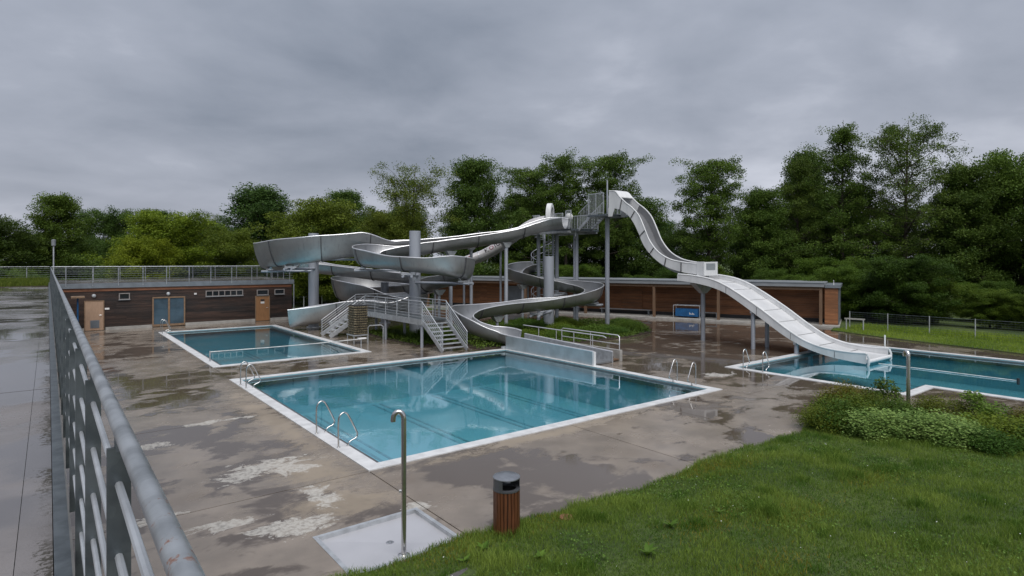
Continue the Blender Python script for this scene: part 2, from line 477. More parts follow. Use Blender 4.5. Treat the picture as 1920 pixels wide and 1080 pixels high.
# ground sheet with an opening where the pool area is
b = MB(); E_ = 1800
for (x0, x1, y0, y1) in ((-E_, GX0, -E_, E_), (GX1, E_, -E_, E_), (GX0, GX1, -E_, GY0), (GX0, GX1, GY1, E_)):
    b.quad((x0, y0, -.02), (x1, y0, -.02), (x1, y1, -.02), (x0, y1, -.02))
structure(b.build('ground', M['lawn']), 'grassy ground around the pool area')

POOLS = dict(main=(5.67, 19.5, 12.5, 25.55), left=(5.75, 13.25, 28.9, 45.5), right=(23.7, 36.3, -11.0, 15.1))
NOTCH = (23.7, 25.9, -11.0, 7.85)
# deck slabs
deck = thing('pool_deck', 'wet grey brown concrete deck around the pools', None, kind='structure')
sub = MB(); slab_list = []
def in_rect(x, y, r): return r[0] < x < r[1] and r[2] < y < r[3]
def add_cells(xs, ys):
    for i in range(len(xs)-1):
        for j in range(len(ys)-1):
            cx, cy = (xs[i]+xs[i+1])/2, (ys[j]+ys[j+1])/2
            hole = in_rect(cx, cy, POOLS['main']) or in_rect(cx, cy, POOLS['left']) or (in_rect(cx, cy, POOLS['right']) and not in_rect(cx, cy, NOTCH))
            if not hole: slab_list.append((xs[i], xs[i+1], ys[j], ys[j+1]))
add_cells([.12, 5.67, 11.85, 15.6, 19.5], [-14, -7.5, 0, 6, 12.5])
add_cells([.12, 5.67, 19.5], [12.5, 19.05, 25.55])
add_cells([.12, 5.75, 11.85, 19.5], [25.55, 28.9])
add_cells([.12, 5.75, 13.25, 19.5], [28.9, 34.4, 39.9, 45.5])
add_cells([.12, 5.75, 11.85, 19.5], [45.5, 49.2])
add_cells([19.5, 23.7, 25.9, 30, 36.3, 41, 46, 52], [-14, -11])
add_cells([19.5, 23.7, 25.9, 36.3, 41, 46, 52], [-11, -4, 2, 7.85])
add_cells([19.5, 23.7, 36.3, 41, 46, 52], [7.85, 11.5, 15.1])
add_cells([19.5, 23.7, 27.6, 31.5, 36.3, 41, 46, 52], [15.1, 19, 23, 27, 31, 35, 40, 45, 50])
add_cells([.12, 10, 19.5], [49.2, 50])
add_cells([-14, .12], [-14, -8])
TRX0, TRX1, TRY0, TRY1 = 3.55, 5.55, 8.45, 10.1
for (x0, x1, y0, y1) in slab_list:
    if x0 < TRX0 < x1 and y0 < TRY0 < y1:                        # this slab is cut out round the sunk foot tray
        m = MB(); g = .012
        for (a, c, d, e_) in ((x0+g, TRX0, y0+g, y1-g), (TRX1, x1-g, y0+g, y1-g), (TRX0, TRX1, y0+g, TRY0), (TRX0, TRX1, TRY1, y1-g)):
            m.box(a, c, d, e_, -.12, 0); sub.quad((a-g, d-g, -.03), (c+g, d-g, -.03), (c+g, e_+g, -.03), (a-g, e_+g, -.03)) if (a == TRX1 or c == TRX0) else None
        m.build('concrete_slab', M['deck'], deck)
        continue
    sub.quad((x0, y0, -.03), (x1, y0, -.03), (x1, y1, -.03), (x0, y1, -.03))
    g = .012
    MB().box(x0+g, x1-g, y0+g, y1-g, -.12, 0).build('concrete_slab', M['deck'], deck)
sub.build('joint_filler', M['joint'], deck)

# pools
def pool_rect(name, label, rect, lanes, z=-.07, depth=1.9):
    x0, x1, y0, y1 = rect
    t = thing(name, label, None, kind='structure')
    return t
W_ = .36
def coping_run(t, x0, x1, y0, y1):
    # split long runs into stones about 2 m long, with fine joints
    n = max(1, round(max(x1-x0, y1-y0)/2.05))
    for i in range(n):
        if x1-x0 > y1-y0:
            a = x0+(x1-x0)*i/n; c = x0+(x1-x0)*(i+1)/n
            MB().box(a+.002, c-.002, y0, y1, -.10, .022).build('coping_stone', M['coping'], t)
        else:
            a = y0+(y1-y0)*i/n; c = y0+(y1-y0)*(i+1)/n
            MB().box(x0, x1, a+.002, c-.002, -.10, .022).build('coping_stone', M['coping'], t)
def gutter_run(t, x0, x1, y0, y1):
    MB().box(x0, x1, y0, y1, -.3, -.03).build('gutter', M['gutter'], t)
def basin_poly(t, pts, depth, z=-.075):
    b = MB()
    n = len(pts)
    b.v = [(x, y, -depth) for x, y in pts] + [(x, y, .0) for x, y in pts]
    b.f = [tuple(range(n))] + [(i, (i+1) % n, n+(i+1) % n, n+i) for i in range(n)]
    b.build('basin', M['basin'], t)
    w = MB(); w.v = [(x, y, z) for x, y in pts]; w.f = [tuple(range(n))]
    w.build('water', M['water'], t)
G_ = .13
def simple_pool(name, label, r, lanes, skip_right=None, depth=1.7):
    x0, x1, y0, y1 = r
    t = thing(name, label, None, kind='structure')
    coping_run(t, x0, x0+W_, y0, y1)
    if skip_right: coping_run(t, x1-W_, x1, y0, skip_right)
    else: coping_run(t, x1-W_, x1, y0, y1)
    coping_run(t, x0+W_, x1-W_, y0, y0+W_)
    coping_run(t, x0+W_, x1-W_, y1-W_, y1)
    i0, i1, j0, j1 = x0+W_, x1-W_, y0+W_, y1-W_
    gutter_run(t, i0, i0+G_, j0, j1); gutter_run(t, i1-G_, i1, j0, j1)
    gutter_run(t, i0+G_, i1-G_, j0, j0+G_); gutter_run(t, i0+G_, i1-G_, j1-G_, j1)
    basin_poly(t, [(i0+.02, j0+.02), (i1-.02, j0+.02), (i1-.02, j1-.02), (i0+.02, j1-.02)], depth)
    for lx in lanes:
        for o in (-.16, .16):
            MB().box(lx+o-.05, lx+o+.05, j0+.4, j1-.4, -depth, -depth+.012).build('lane_mark', M['lane'], t)
    return t
simple_pool('swimming_pool', 'large square teal pool in the middle with white coping', POOLS['main'], (8.6, 11.6, 14.6, 17.4))
simple_pool('swimming_pool', 'teal pool in front of the dark timber building', POOLS['left'], (8.3, 10.8))
t = thing('swimming_pool', 'stepped teal pool under the wide white slide', None, kind='structure')
coping_run(t, 23.7, 23.7+W_, 7.85, 15.1)
coping_run(t, 23.7+W_, 25.9+W_, 7.85, 7.85+W_)
coping_run(t, 25.9, 25.9+W_, -11, 7.85)
coping_run(t, 23.7+W_, 36.3-W_, 15.1-W_, 15.1)
coping_run(t, 36.3-W_, 36.3, -11, 15.1)
gutter_run(t, 23.7+W_, 23.7+W_+G_, 7.85+W_, 15.1-W_)
gutter_run(t, 23.7+W_+G_, 25.9+W_, 7.85+W_, 7.85+W_+G_)
gutter_run(t, 25.9+W_, 25.9+W_+G_, -11, 7.85+W_+G_)
gutter_run(t, 23.7+W_+G_, 36.3-W_, 15.1-W_-G_, 15.1-W_)
gutter_run(t, 36.3-W_-G_, 36.3-W_, -11, 15.1-W_-G_)
basin_poly(t, [(23.7+W_+.02, 7.85+W_+.02), (25.9+W_+.02, 7.85+W_+.02), (25.9+W_+.02, -11), (36.3-W_-.02, -11), (36.3-W_-.02, 15.1-W_-.02), (23.7+W_+.02, 15.1-W_-.02)], 1.4)
for lx in (28.4, 33.4):
    MB().box(lx-.07, lx+.07, -9, 13.4, -1.4, -1.388).build('lane_mark', M['lane'], t)

# upper terrace (the roof the photograph is taken from)
TZ = 3.27
terr = thing('upper_terrace', 'wet grey roof terrace behind the galvanised railing', None, kind='structure')
ys = [-6.0, -2.2, 3.1, 8.5, 13.9, 19.3, 24.7, 30.1, 36.5, 43.0]
for i in range(len(ys)-1):
    for (x0, x1) in ((-14, -9), (-9, -4.5), (-4.5, -.125), (-.125, .02)):
        MB().box(x0+.0015, x1-.0015, ys[i]+.012, ys[i+1]-.012, TZ-.06, TZ).build('terrace_slab', M['terrace'], terr)
MB().box(-14, .02, -6, 57.4, 0, TZ-.07).build('terrace_body', M['conc'], terr)
MB().box(.0205, .117, -6, 49.21, -.1, TZ-.26).build('retaining_wall', M['conc'], terr)
MB().box(.022, .085, -6, 49.0, TZ-.25, TZ+.055).build('edge_profile', M['galv'], terr)
b = MB().box(-14, .02, 43.0, 57.4, TZ-.069, TZ+.03); structure(b.build('roof_lawn', M['soil']), 'grass strip at the far end of the terrace')

# ================================================================== BUILDINGS
def tint_boards(o, rng, lo=.45, hi=1.0, k=8):
    me = o.data; n = len(me.vertices)
    vals = np.repeat(np.array([rng.uniform(lo, hi) for _ in range(n//k)]), k)
    set_tint(me, np.stack([vals]*3, 1))
rng = random.Random(3)
BL = thing('timber_pool_building', 'low dark weathered timber building with a roof railing behind the far pool', 'building', (.12, 49.2, 0))
MB().box(.12, 15.6, 49.32, 57.3, 0, 3.2).build('wall_core', M['plinth'], BL)
bm_ = MB(); z = .22
while z < 2.86:
    x = .12
    while x < 15.62:
        x2 = min(15.62, x+rng.choice((2.4, 3.6, 4.2)))
        if 15.62-x2 < .6: x2 = 15.62
        bm_.box(x+.002, x2-.002, 49.22+rng.uniform(0, .012), 49.318, z+.004, min(z+.088, 2.862))
        x = x2
    z += .092
bo = bm_.build('board_cladding', M['clad_dark'], BL, kind='stuff'); tint_boards(bo, rng, .15, 1.0)
bm_ = MB(); z = .22
while z < 2.86:
    bm_.box(15.602, 15.70, 49.33, 57.3, z+.004, min(z+.088, 2.862)); z += .092
bo = bm_.build('side_cladding', M['clad_dark'], BL, kind='stuff'); tint_boards(bo, rng, .15, 1.0)
MB().box(3.1, 5.84, 49.10, 49.319, 0, .2).build('plinth', M['conc'], BL)
MB().box(7.94, 12.78, 49.10, 49.319, 0, .2).build('plinth', M['conc'], BL)
MB().box(13.92, 15.68, 49.10, 49.319, 0, .2).build('plinth', M['conc'], BL)
MB().box(.12, 1.9, 49.10, 49.319, 0, .2).build('plinth', M['conc'], BL)
MB().box(.09, 15.78, 49.10, 57.5, 2.88, 3.22).build('roof_fascia', M['fascia'], BL)
MB().box(.09, 15.72, 49.16, 57.4, 3.221, 3.27).build('roof_deck', M['terrace'], BL)
MB().box(.12, 15.6, 49.19, 49.217, 2.66, 2.876).build('brown_top_board', simple('red_top_board', (.20, .085, .045), .5, 0, .3, 2, .1, 30, .1, (.5, 1, 4)), BL)
def door(parent, x0, x1, z0, z1, mat, y=49.2, vent=False, plate=False):
    d = MB().box(x0, x1, y-.05, y+.02, z0, z1).build('door', mat, parent)
    MB().box(x0-.06, x0-.002, y-.06, y+.019, z0, z1+.06).build('door_frame', M['frame_wood'], d)
    MB().box(x1+.002, x1+.06, y-.06, y+.019, z0, z1+.06).build('door_frame', M['frame_wood'], d)
    MB().box(x0, x1, y-.06, y+.019, z1+.002, z1+.06).build('door_frame', M['frame_wood'], d)
    MB().tube([(x1-.1, y-.05, z0+1.02), (x1-.1, y-.1, z0+1.02), (x1-.22, y-.1, z0+1.02)], .014, 6).build('handle', M['chrome'], d)
    if vent:
        v = MB()
        v.box(x0+.28, x1-.22, y-.062, y-.052, z0+.15, z0+.68)
        for k in range(9): v.box(x0+.3, x1-.24, y-.075, y-.063, z0+.18+k*.055, z0+.205+k*.055)
        v.build('vent_grille', M['fascia'], d)
    if plate:
        MB().box(x0+.34, x0+.62, y-.058, y-.052, z0+1.35, z0+1.5).build('notice', M['white_paint'], d)
        MB().box(x0+.33, x0+.63, y-.058, y-.052, z0+1.54, z0+1.68).build('notice', M['black'], d)
door(BL, 1.97, 2.97, .03, 1.98, M['door_pale'], vent=True)
door(BL, 12.86, 13.84, .03, 1.93, M['door_wood'], plate=True)
def window(parent, x0, x1, z0, z1, n=1, y=49.2, fm=None, gm=None):
    fm = fm or M['frame_grey']; gm = gm or M['glass_dark']
    w = MB()
    w.box(x0-.06, x1+.06, y-.045, y+.019, z0-.06, z0); w.box(x0-.06, x1+.06, y-.045, y+.019, z1, z1+.06)
    w.box(x0-.06, x0, y-.045, y+.019, z0+.001, z1-.001); w.box(x1, x1+.06, y-.045, y+.019, z0+.001, z1-.001)
    for k in range(1, n):
        xm = x0+(x1-x0)*k/n; w.box(xm-.03, xm+.03, y-.045, y+.019, z0+.001, z1-.001)
    o = w.build('window', fm, parent)
    for k in range(n):
        a = x0+(x1-x0)*k/n; c = x0+(x1-x0)*(k+1)/n
        MB().box(a+(.031 if k else .002), c-(.031 if k < n-1 else .002), y-.01, y+.015, z0+.003, z1-.003).build('pane', gm, o)
    MB().box(x0-.08, x1+.08, y-.10, y-.046, z0-.085, z0-.045).build('sill', M['roof_metal'], o)
window(BL, 3.92, 4.45, 2.10, 2.44)
window(BL, 9.35, 11.85, 2.12, 2.45, 6)
window(BL, 12.98, 13.74, 2.10, 2.42)
window(BL, 14.32, 14.98, 2.12, 2.42)
gd = MB()
for (a, c) in ((5.85, 5.94), (6.83, 6.95), (7.84, 7.93)): gd.box(a, c, 49.13, 49.219, .05, 2.06)
gd.box(5.941, 6.829, 49.13, 49.219, .05, .2); gd.box(6.951, 7.839, 49.13, 49.219, .05, .2)
gd.box(5.85, 7.93, 49.12, 49.219, 2.061, 2.15)
g = gd.build('glazed_door', M['frame_wood'], BL)
MB().box(5.943, 6.827, 49.17, 49.2, .203, 2.058).build('pane', M['glass_blue'], g)
MB().box(6.953, 7.837, 49.17, 49.2, .203, 2.058).build('pane', M['glass_blue'], g)
for x in (2.45, 6.85):
    MB().loft([[(x+.13*math.cos(a)*k, y, 2.36+.13*math.sin(a)*k) for a in [2*math.pi*i/16 for i in range(16)]] for y, k in ((49.219, 1), (49.17, 1), (49.12, .8), (49.10, .4))]).build('wall_lamp', M['galv_light'], BL, True)
MB().box(8.52, 8.68, 49.13, 49.219, 2.24, 2.36).build('sensor_box', M['white_paint'], BL)
MB().box(3.06, 3.32, 49.19, 49.219, 1.40, 1.52).build('door_sign', M['white_paint'], BL)
MB().tube([(15.76, 49.12, .02), (15.76, 49.12, 2.85)], .045, 8).build('downpipe', M['roof_metal'], BL, True)

# roof railings
def rod_railing(name, label, p0, p1, z0, h, spacing, rods, flat=None, group=None, post_w=.07, post_t=.012, base=0.12, rr=.010, tr=.024, s0=None, near=False):
    """posts are flat bars standing edge on, rods run through them, round top rail"""
    p0 = Vector((p0[0], p0[1], 0)); p1 = Vector((p1[0], p1[1], 0))
    L = (p1-p0).length; u = (p1-p0)/L; nrm = Vector((u.y, -u.x, 0))
    t = thing(name, label, 'railing', (p0.x, p0.y, z0), 0, group)
    MB().tube([p0+Vector((0,0,z0+h)), p1+Vector((0,0,z0+h))], tr, 18).build('top_rail', M['galv_rail'], t, True)
    for k in range(rods):
        z = z0+h-.14-k*(h-.14-.10)/(rods-1)
        MB().tube([p0+Vector((0,0,z)), p1+Vector((0,0,z))], rr, 8).build('rod', M['galv_light'] if near else M['galv'], t, True)
    s = spacing*.5 if s0 is None else s0
    while s < L:
        c = p0+u*s
        a = c-u*post_t/2-nrm*post_w/2; b_ = c+u*post_t/2-nrm*post_w/2; d = c+u*post_t/2+nrm*post_w/2; e_ = c-u*post_t/2+nrm*post_w/2
        m = MB()
        zt = z0+h-.055; zb = z0-base
        m.hexa([q+Vector((0,0,zb)) for q in (a, b_, d, e_)] + [q+Vector((0,0,zt)) for q in (a, b_, d, e_)])
        m.tube([c+Vector((0,0,zt-.01)), c+Vector((0,0,z0+h-tr*.6))], .009, 8)
        m.build('post', M['galv'] if near else M['galv_rail'], t)
        s += spacing
    return t
rod_railing('terrace_railing', 'galvanised railing with round top rail along the near terrace edge', (.128, -1.2), (.128, 49.1), TZ, 1.06, .985, 6, s0=1.2+1.63-.985, post_w=.047, tr=.0172, near=True, rr=.0085)
rod_railing('roof_railing', 'long galvanised railing along the front roof edge of the timber building', (.2, 49.13), (15.7, 49.13), TZ, 1.06, 1.45, 6, s0=.73, post_w=.08, post_t=.05, base=.25, rr=.008)
rod_railing('roof_railing', 'rear roof railing seen through the front roof railing', (.2, 57.3), (15.7, 57.3), TZ, 1.02, 1.75, 6, post_w=.06, post_t=.04, rr=.007)
rod_railing('roof_railing', 'far terrace railing above the grass strip at the left edge', (-14, 57.2), (.1, 57.2), TZ, 1.02, 2.35, 6, s0=1.0, post_w=.06, post_t=.05, rr=.008)
rod_railing('roof_railing', 'short side railing at the right end of the roof of the timber building', (15.7, 49.2), (15.7, 57.2), TZ, 1.06, 1.6, 6, post_w=.06, rr=.008)
t = thing('pole_lamp', 'slim grey pole lamp standing at the terrace railing corner', 'lamp', (.3, 51.0, TZ))
MB().tube([(.3, 51.0, TZ), (.3, 51.0, 5.75)], .045, 10).build('pole', M['galv_light'], t, True)
MB().lathe((.3, 51.0, 5.72), [(.07, 0), (.12, .05), (.13, .38), (.14, .42), (.05, .46)], 14).build('lamp_head', M['roof_metal'], t, True)
t = thing('shower_stand', 'small canopy on a blue pole beside the terrace wall', 'stand', (1.5, 47.2, 0))
MB().tube([(1.5, 47.2, 0), (1.5, 47.2, 2.36)], .05, 10).build('pole', M['blue'], t, True)
MB().box(1.15, 1.85, 46.75, 47.65, 2.36, 2.46).build('canopy', M['frame_wood'], t)

# right building, turned 22 degrees
RA = math.atan2(.928, -.371)
RB = thing('timber_shelter_building', 'long low red brown timber building with flat grey roof behind the slides', 'building', (44.3, 19.2, 0), RA)
# local: x along the front (away to the left of the photo), y<0 is behind the front
def lb(m): return m
def RBbuild(m, name, mat, parent=None, **k): return m.build(name, mat, parent or RB, local=True, **k)
RBbuild(MB().box(-.1, 38, -6.2, .55, -.02, .14), 'floor_slab', M['conc'])
RBbuild(MB().box(.9, 37.6, -6, -2.25, .14, 2.75), 'wall_core', M['plinth'])
bm_ = MB(); z = .42
while z < 2.74:
    x = .9
    while x < 37.6:
        x2 = min(37.6, x+rng.choice((3.0, 4.0, 5.0)))
        if 37.6-x2 < .6: x2 = 37.6
        bm_.box(x+.003, x2-.003, -2.248, -2.17-rng.uniform(0, .012), z+.005, min(z+.135, 2.748)); x = x2
    z += .14
bo = RBbuild(bm_, 'board_cladding', M['clad_red'], kind='stuff'); tint_boards(bo, rng, .5, 1.0)
RBbuild(MB().box(.9, 37.6, -2.24, -2.15, .142, .40), 'dark_base', M['black'])
RBbuild(MB().box(.88, 37.9, -6.3, .22, 2.86, 3.12), 'roof', M['roof_metal'])
RBbuild(MB().box(.9, 37.8, -2.1, .10, 2.80, 2.858), 'soffit', M['post_wood'])
RBbuild(MB().box(1.0, 37.6, -.12, .06, 2.62, 2.798), 'beam', M['post_wood'])
RBbuild(MB().box(.86, 37.95, .10, .26, 3.121, 3.17), 'roof_trim', M['fascia'])
for x in (1.1, 8.2, 13.3, 19.4, 25.4, 31.4, 36.8):
    RBbuild(MB().box(x-.1, x+.1, -.13, .07, .14, 2.618), 'post', M['post_wood'])
# end block with the grey slatted face
RBbuild(MB().box(.03, .86, -6, -.35, .14, 2.78), 'end_block', M['plinth'])
bm_ = MB(); z = .16
while z < 2.7:
    bm_.box(.01, .86, -.348, -.27, z, z+.135); z += .14
bo = RBbuild(bm_, 'end_boards', M['clad_red'], kind='stuff'); tint_boards(bo, rng, .5, 1.0)
for k in range(34):
    RBbuild(MB().box(-.045, .028, -5.9, -.36, .2+k*.075, .2+k*.075+.042), 'slat', M['fascia'])
RBbuild(MB().box(-.15, .855, -6.2, -.15, 2.79, 3.0), 'end_roof', M['fascia'])
RBbuild(MB().tube([(.3, -.6, 3.0), (.3, -.6, 3.3), (.3, -.35, 3.32)], .03, 6), 'camera_arm', M['white_paint'])
for (xa, xb) in ((15.0, 16.9), (22.2, 24.0), (29, 31.0)):
    d = RBbuild(MB().box(xa, xb, -2.168, -2.13, .42, 2.5), 'wall_panel', M['clad_red'])
    set_tint(d.data, np.full((8, 3), .8))
    for k in range(7): RBbuild(MB().box(xa, xb, -2.128, -2.10, .5+k*.28, .54+k*.28), 'batten', M['post_wood'], d)
d = RBbuild(MB().box(26.2, 29.0, -2.168, -2.12, .3, 2.3), 'shutter', M['fascia'])
for k, (xa, xb) in enumerate(((8.4, 10.6), (14.0, 18.6), (20.5, 24.2))):
    bt = thing('wall_bench', ['grey bench at the wall near the right end of the timber shelter', 'long grey bench under the shelter roof left of the blue box', 'grey bench under the shelter behind the slide supports'][k], 'bench', tuple(ORG[RB] @ Vector(((xa+xb)/2, -1.5, .14))), RA)
    hw = (xb-xa)/2
    for y in (-.16, 0, .16): MB().box(-hw, hw, y-.07, y+.07, .38, .43).build('seat_board', M['roof_metal'], bt, local=True)
    for x in (-hw+.2, hw-.2): MB().box(x-.03, x+.03, -.22, .22, 0, .378).build('leg', M['fascia'], bt, local=True)
bc = tuple(ORG[RB] @ Vector((10.75, -.75, .14)))
bx = thing('blue_mat_box', 'blue box on a grey tube frame under the shelter roof', 'box', bc, RA)
MB().box(-.9, .9, -.4, .38, .12, .72).build('body', M['blue'], bx, local=True)
for x in (-1.05, 1.05):
    MB().tube([(x, .42, 0), (x, .42, 1.0), (x, -.44, 1.0), (x, -.44, 0)], .025, 6).build('frame', M['galv_light'], bx, True, local=True)
for y in (.42, -.44): MB().tube([(-1.05, y, 1.0), (1.05, y, 1.0)], .025, 6).build('frame', M['galv_light'], bx, True, local=True)
m = MB()
for k in range(6): m.box(-.62+k*.07, -.58+k*.07, .381, .386, .28, .34+.05*((k*7) % 3))
m.build('lettering', M['white_paint'], bx, local=True)

# ================================================================== SLIDES
def channel(name, label, ctrl, w=1.3, base=.72, gain=.34, extra=None, sec=3.2, th=.022, cat='water slide', h0=.58):
    pts = spline(ctrl, .22)
    n = len(pts)
    P = np.array(pts)[:, :3]
    T = np.gradient(P, axis=0); T[:, 2] = 0; T /= np.linalg.norm(T, axis=1)[:, None]
    S = np.stack([T[:, 1], -T[:, 0], np.zeros(n)], 1)              # right hand side
    ds = np.r_[0, np.cumsum(np.linalg.norm(np.diff(P, axis=0), axis=1))]
    ang = np.unwrap(np.arctan2(T[:, 1], T[:, 0])); kap = np.gradient(ang, ds)   # + = left turn
    ker = np.hanning(15); ker /= ker.sum()
    kap = np.convolve(np.pad(kap, 7, 'edge'), ker, 'valid')
    hr = base + gain*np.clip(kap*1.7, 0, 1); hl = base + gain*np.clip(-kap*1.7, 0, 1)
    if extra:                                                    # (from, to, left, right) in metres along the run
        for (a, c, l_, r_) in extra:
            if a < 0: a, c = ds[-1]+a, ds[-1]+c
            wgt = np.clip((ds-a)/2.6, 0, 1)*np.clip((c-ds)/2.6, 0, 1); wgt = wgt*wgt*(3-2*wgt)
            hl = hl+l_*wgt; hr = hr+r_*wgt
    roll = np.clip(kap*.32, -.22, .22)
    t = thing(name, label, cat, (P[-1][0], P[-1][1], 0))
    K = 17
    def ring(i, off):
        c = P[i]; s = S[i]; up = np.array([0, 0, 1.0])
        cr, sr = math.cos(roll[i]), math.sin(roll[i])
        s2 = s*cr+up*sr; u2 = up*cr-s*sr
        out = []
        hw = w/2+off
        for k in range(K):
            a = -math.pi/2+math.pi*k/(K-1); h = hl[i] if a < 0 else hr[i]
            sa = math.sin(a)
            x = hw*math.copysign(abs(sa)**.97, sa)
            zz = h-(h+off)*math.cos(a)
            x += math.copysign(max(0.0, zz-.5)*.20, sa)
            out.append(c+s2*x+u2*zz)
        return out
    ins = [ring(i, 0) for i in range(n)]; outs = [ring(i, th) for i in range(n)]
    nsec = max(1, round(ds[-1]/sec)); cuts = [int(np.argmin(abs(ds-ds[-1]*k/nsec))) for k in range(nsec+1)]
    for k in range(nsec):
        a, c = cuts[k], cuts[k+1]
        MB().loft([list(ins[i])+list(reversed(outs[i])) for i in range(a, c+1)], True, True).build('channel_section', M['slide_steel'], t, True)
    for side in (0, -1):
        MB().tube([(ins[i][side]+outs[i][side])/2+np.array([0, 0, .012]) for i in range(n)], .038, 8).build('rim', M['rim_steel'], t, True)
    for k in range(1, nsec):
        i = cuts[k]
        tt = T[i]*.03
        o1 = ring(i, th+.002); o2 = ring(i, th+.05)
        rings = []
        for sgn in (-1, 1):
            rings.append([p+tt*sgn for p in o1]+[p+tt*sgn for p in reversed(o2)])
        MB().loft(rings, True, True).build('flange', M['flange'], t)
    return t, P, S, ds
S1 = [(28.75, 30.85, 7.0), (28.2, 31.85, 6.92), (27.25, 32.68, 6.6), (25.92, 33.3, 6.15), (23.79, 34.2, 5.75), (21.85, 34.95, 5.45), (19.91, 35.57, 5.15), (18.08, 36.24, 4.85), (16.82, 36.5, 4.65), (15.76, 35.76, 4.5), (15.47, 34.09, 4.36), (16.33, 32.4, 4.2), (17.64, 30.87, 4.0), (18.99, 30.08, 3.78), (20.25, 30.6, 3.58), (20.6, 32.5, 3.2), (20.6, 35, 2.8), (21.0, 38, 2.3), (21.35, 41, 2.12), (21.0, 43.2, 2.05), (19.9, 44.5, 2.0), (18.5, 44.6, 1.95), (17.45, 43.7, 1.9), (17.31, 42.03, 1.8), (18.3, 40.5, 1.68), (19.9, 39.1, 1.5), (20.8, 37.9, 1.36), (20.6, 36.95, 1.22), (19.6, 36.75, 1.08), (18.1, 37.6, .95), (16.05, 38.96, .75), (14.62, 40.07, .5), (12.98, 41.09, .26)]
S2 = [(28.7, 33.67, 6.95), (27.02, 34.72, 6.3), (24.82, 35.68, 6.0), (22.76, 36.4, 5.7), (20.75, 37.07, 5.5), (18.95, 37.59, 5.35), (17.11, 37.88, 5.15), (15.41, 38.31, 4.9), (13.87, 39.0, 4.65), (12.5, 40.5, 4.45), (11.95, 42.61, 4.3), (12.25, 44.42, 4.18), (13.36, 45.5, 4.05), (15.25, 45.05, 3.9), (17.39, 43.23, 3.6), (19.65, 40.97, 3.25), (21.53, 39.25, 3.0)]
SB = [(31.1, 36.95, 3.8), (30.5, 37.2, 3.74), (29.38, 37.2, 3.5), (28.3, 36.3, 3.2), (28.37, 34.82, 2.95), (29.3, 33.33, 2.7), (30.2, 31.87, 2.45), (30.5, 30.4, 2.28), (30.1, 29.2, 2.12), (28.9, 28.45, 1.92), (27.33, 28.53, 1.72), (24.67, 29.46, 1.48), (22.7, 29.72, 1.38), (20.94, 29.83, 1.25), (19.67, 29.67, 1.12), (18.8, 29.08, .98), (18.6, 27.95, .75), (19.1, 26.85, .42), (19.75, 26.05, .2), (19.98, 25.4, .1)]
s1, P1, _, d1 = channel('steel_slide', 'front stainless steel slide with hairpin loop, ending at the far pool', S1, extra=[(36.5, 47, 0, .42), (-7.5, 3, .46, .4)])
s2, P2, _, d2 = channel('steel_slide', 'rear stainless steel slide with the big high walled loop at the left', S2, extra=[(10.8, 26, .74, 0)])
sb, PB, _, dB = channel('steel_slide', 'low winding steel slide running down to the middle pool', SB, w=1.22, base=.68, gain=.22)

# run-out trough of the low slide beside the middle pool
t = thing('slide_trough', 'pale steel run-out trough along the edge of the middle pool', 'trough', (19.98, 19.0, 0))
MB().hexa([(19.30, 18.9, -.5), (19.36, 18.9, -.5), (19.36, 25.35, -.5), (19.30, 25.35, -.5), (19.30, 18.9, .62), (19.36, 18.9, .62), (19.36, 25.35, .72), (19.30, 25.35, .72)]).build('pool_side_wall', simple('trough_panel', (.40, .45, .48), .32, .45, .12, 1.4), t)
MB().hexa([(20.58, 18.9, -.1), (20.64, 18.9, -.1), (20.64, 25.35, -.1), (20.58, 25.35, -.1), (20.58, 18.9, .5), (20.64, 18.9, .5), (20.64, 25.35, .72), (20.58, 25.35, .72)]).build('outer_wall', M['galv_light'], t)
MB().box(19.362, 20.578, 18.95, 25.35, .02, .09).build('floor', M['slide_steel'], t)
MB().box(19.26, 19.40, 18.80, 18.898, -.5, .64).build('end_post', M['white_grp'], t)
MB().tube([(19.33, 18.86, .64), (19.33, 25.35, .74)], .04, 8).build('rim', M['rim_steel'], t, True)
MB().tube([(20.61, 18.9, .52), (20.61, 25.35, .74)], .035, 8).build('rim', M['rim_steel'], t, True)
MB().box(19.1, 20.7, 25.36, 25.5, 0, .16).build('foot', M['galv_light'], t)

# white closed tube with lettering
SCt = [(29.75, 34.05, 7.75), (29.1, 34.9, 7.5), (28.6, 35.7, 6.95), (27.6, 36.81, 5.95), (26.46, 37.69, 5.15), (25.22, 38.41, 4.6), (24.52, 39.21, 3.9), (23.97, 39.89, 3.15), (23.47, 40.41, 2.65), (22.75, 40.95, 2.45)]
t = thing('tube_slide', 'weathered white tube slide with dark lettering dropping behind the steel slides', 'tube slide', (22.75, 40.95, 0))
pts = spline(SCt, .3)
nn = len(pts); cut = [0, nn//4, nn//2, 3*nn//4, nn-1]
for k in range(4):
    MB().tube(pts[cut[k]:cut[k+1]+1], .42, 20).build('tube_section', M['tube_white'], t, True)
for k in range(1, 4):
    p = Vector(pts[cut[k]]); q = Vector(pts[cut[k]+1]); u = (q-p).normalized()*.03
    MB().tube([p-u, p+u], .46, 20).build('flange', M['galv_light'], t, True)
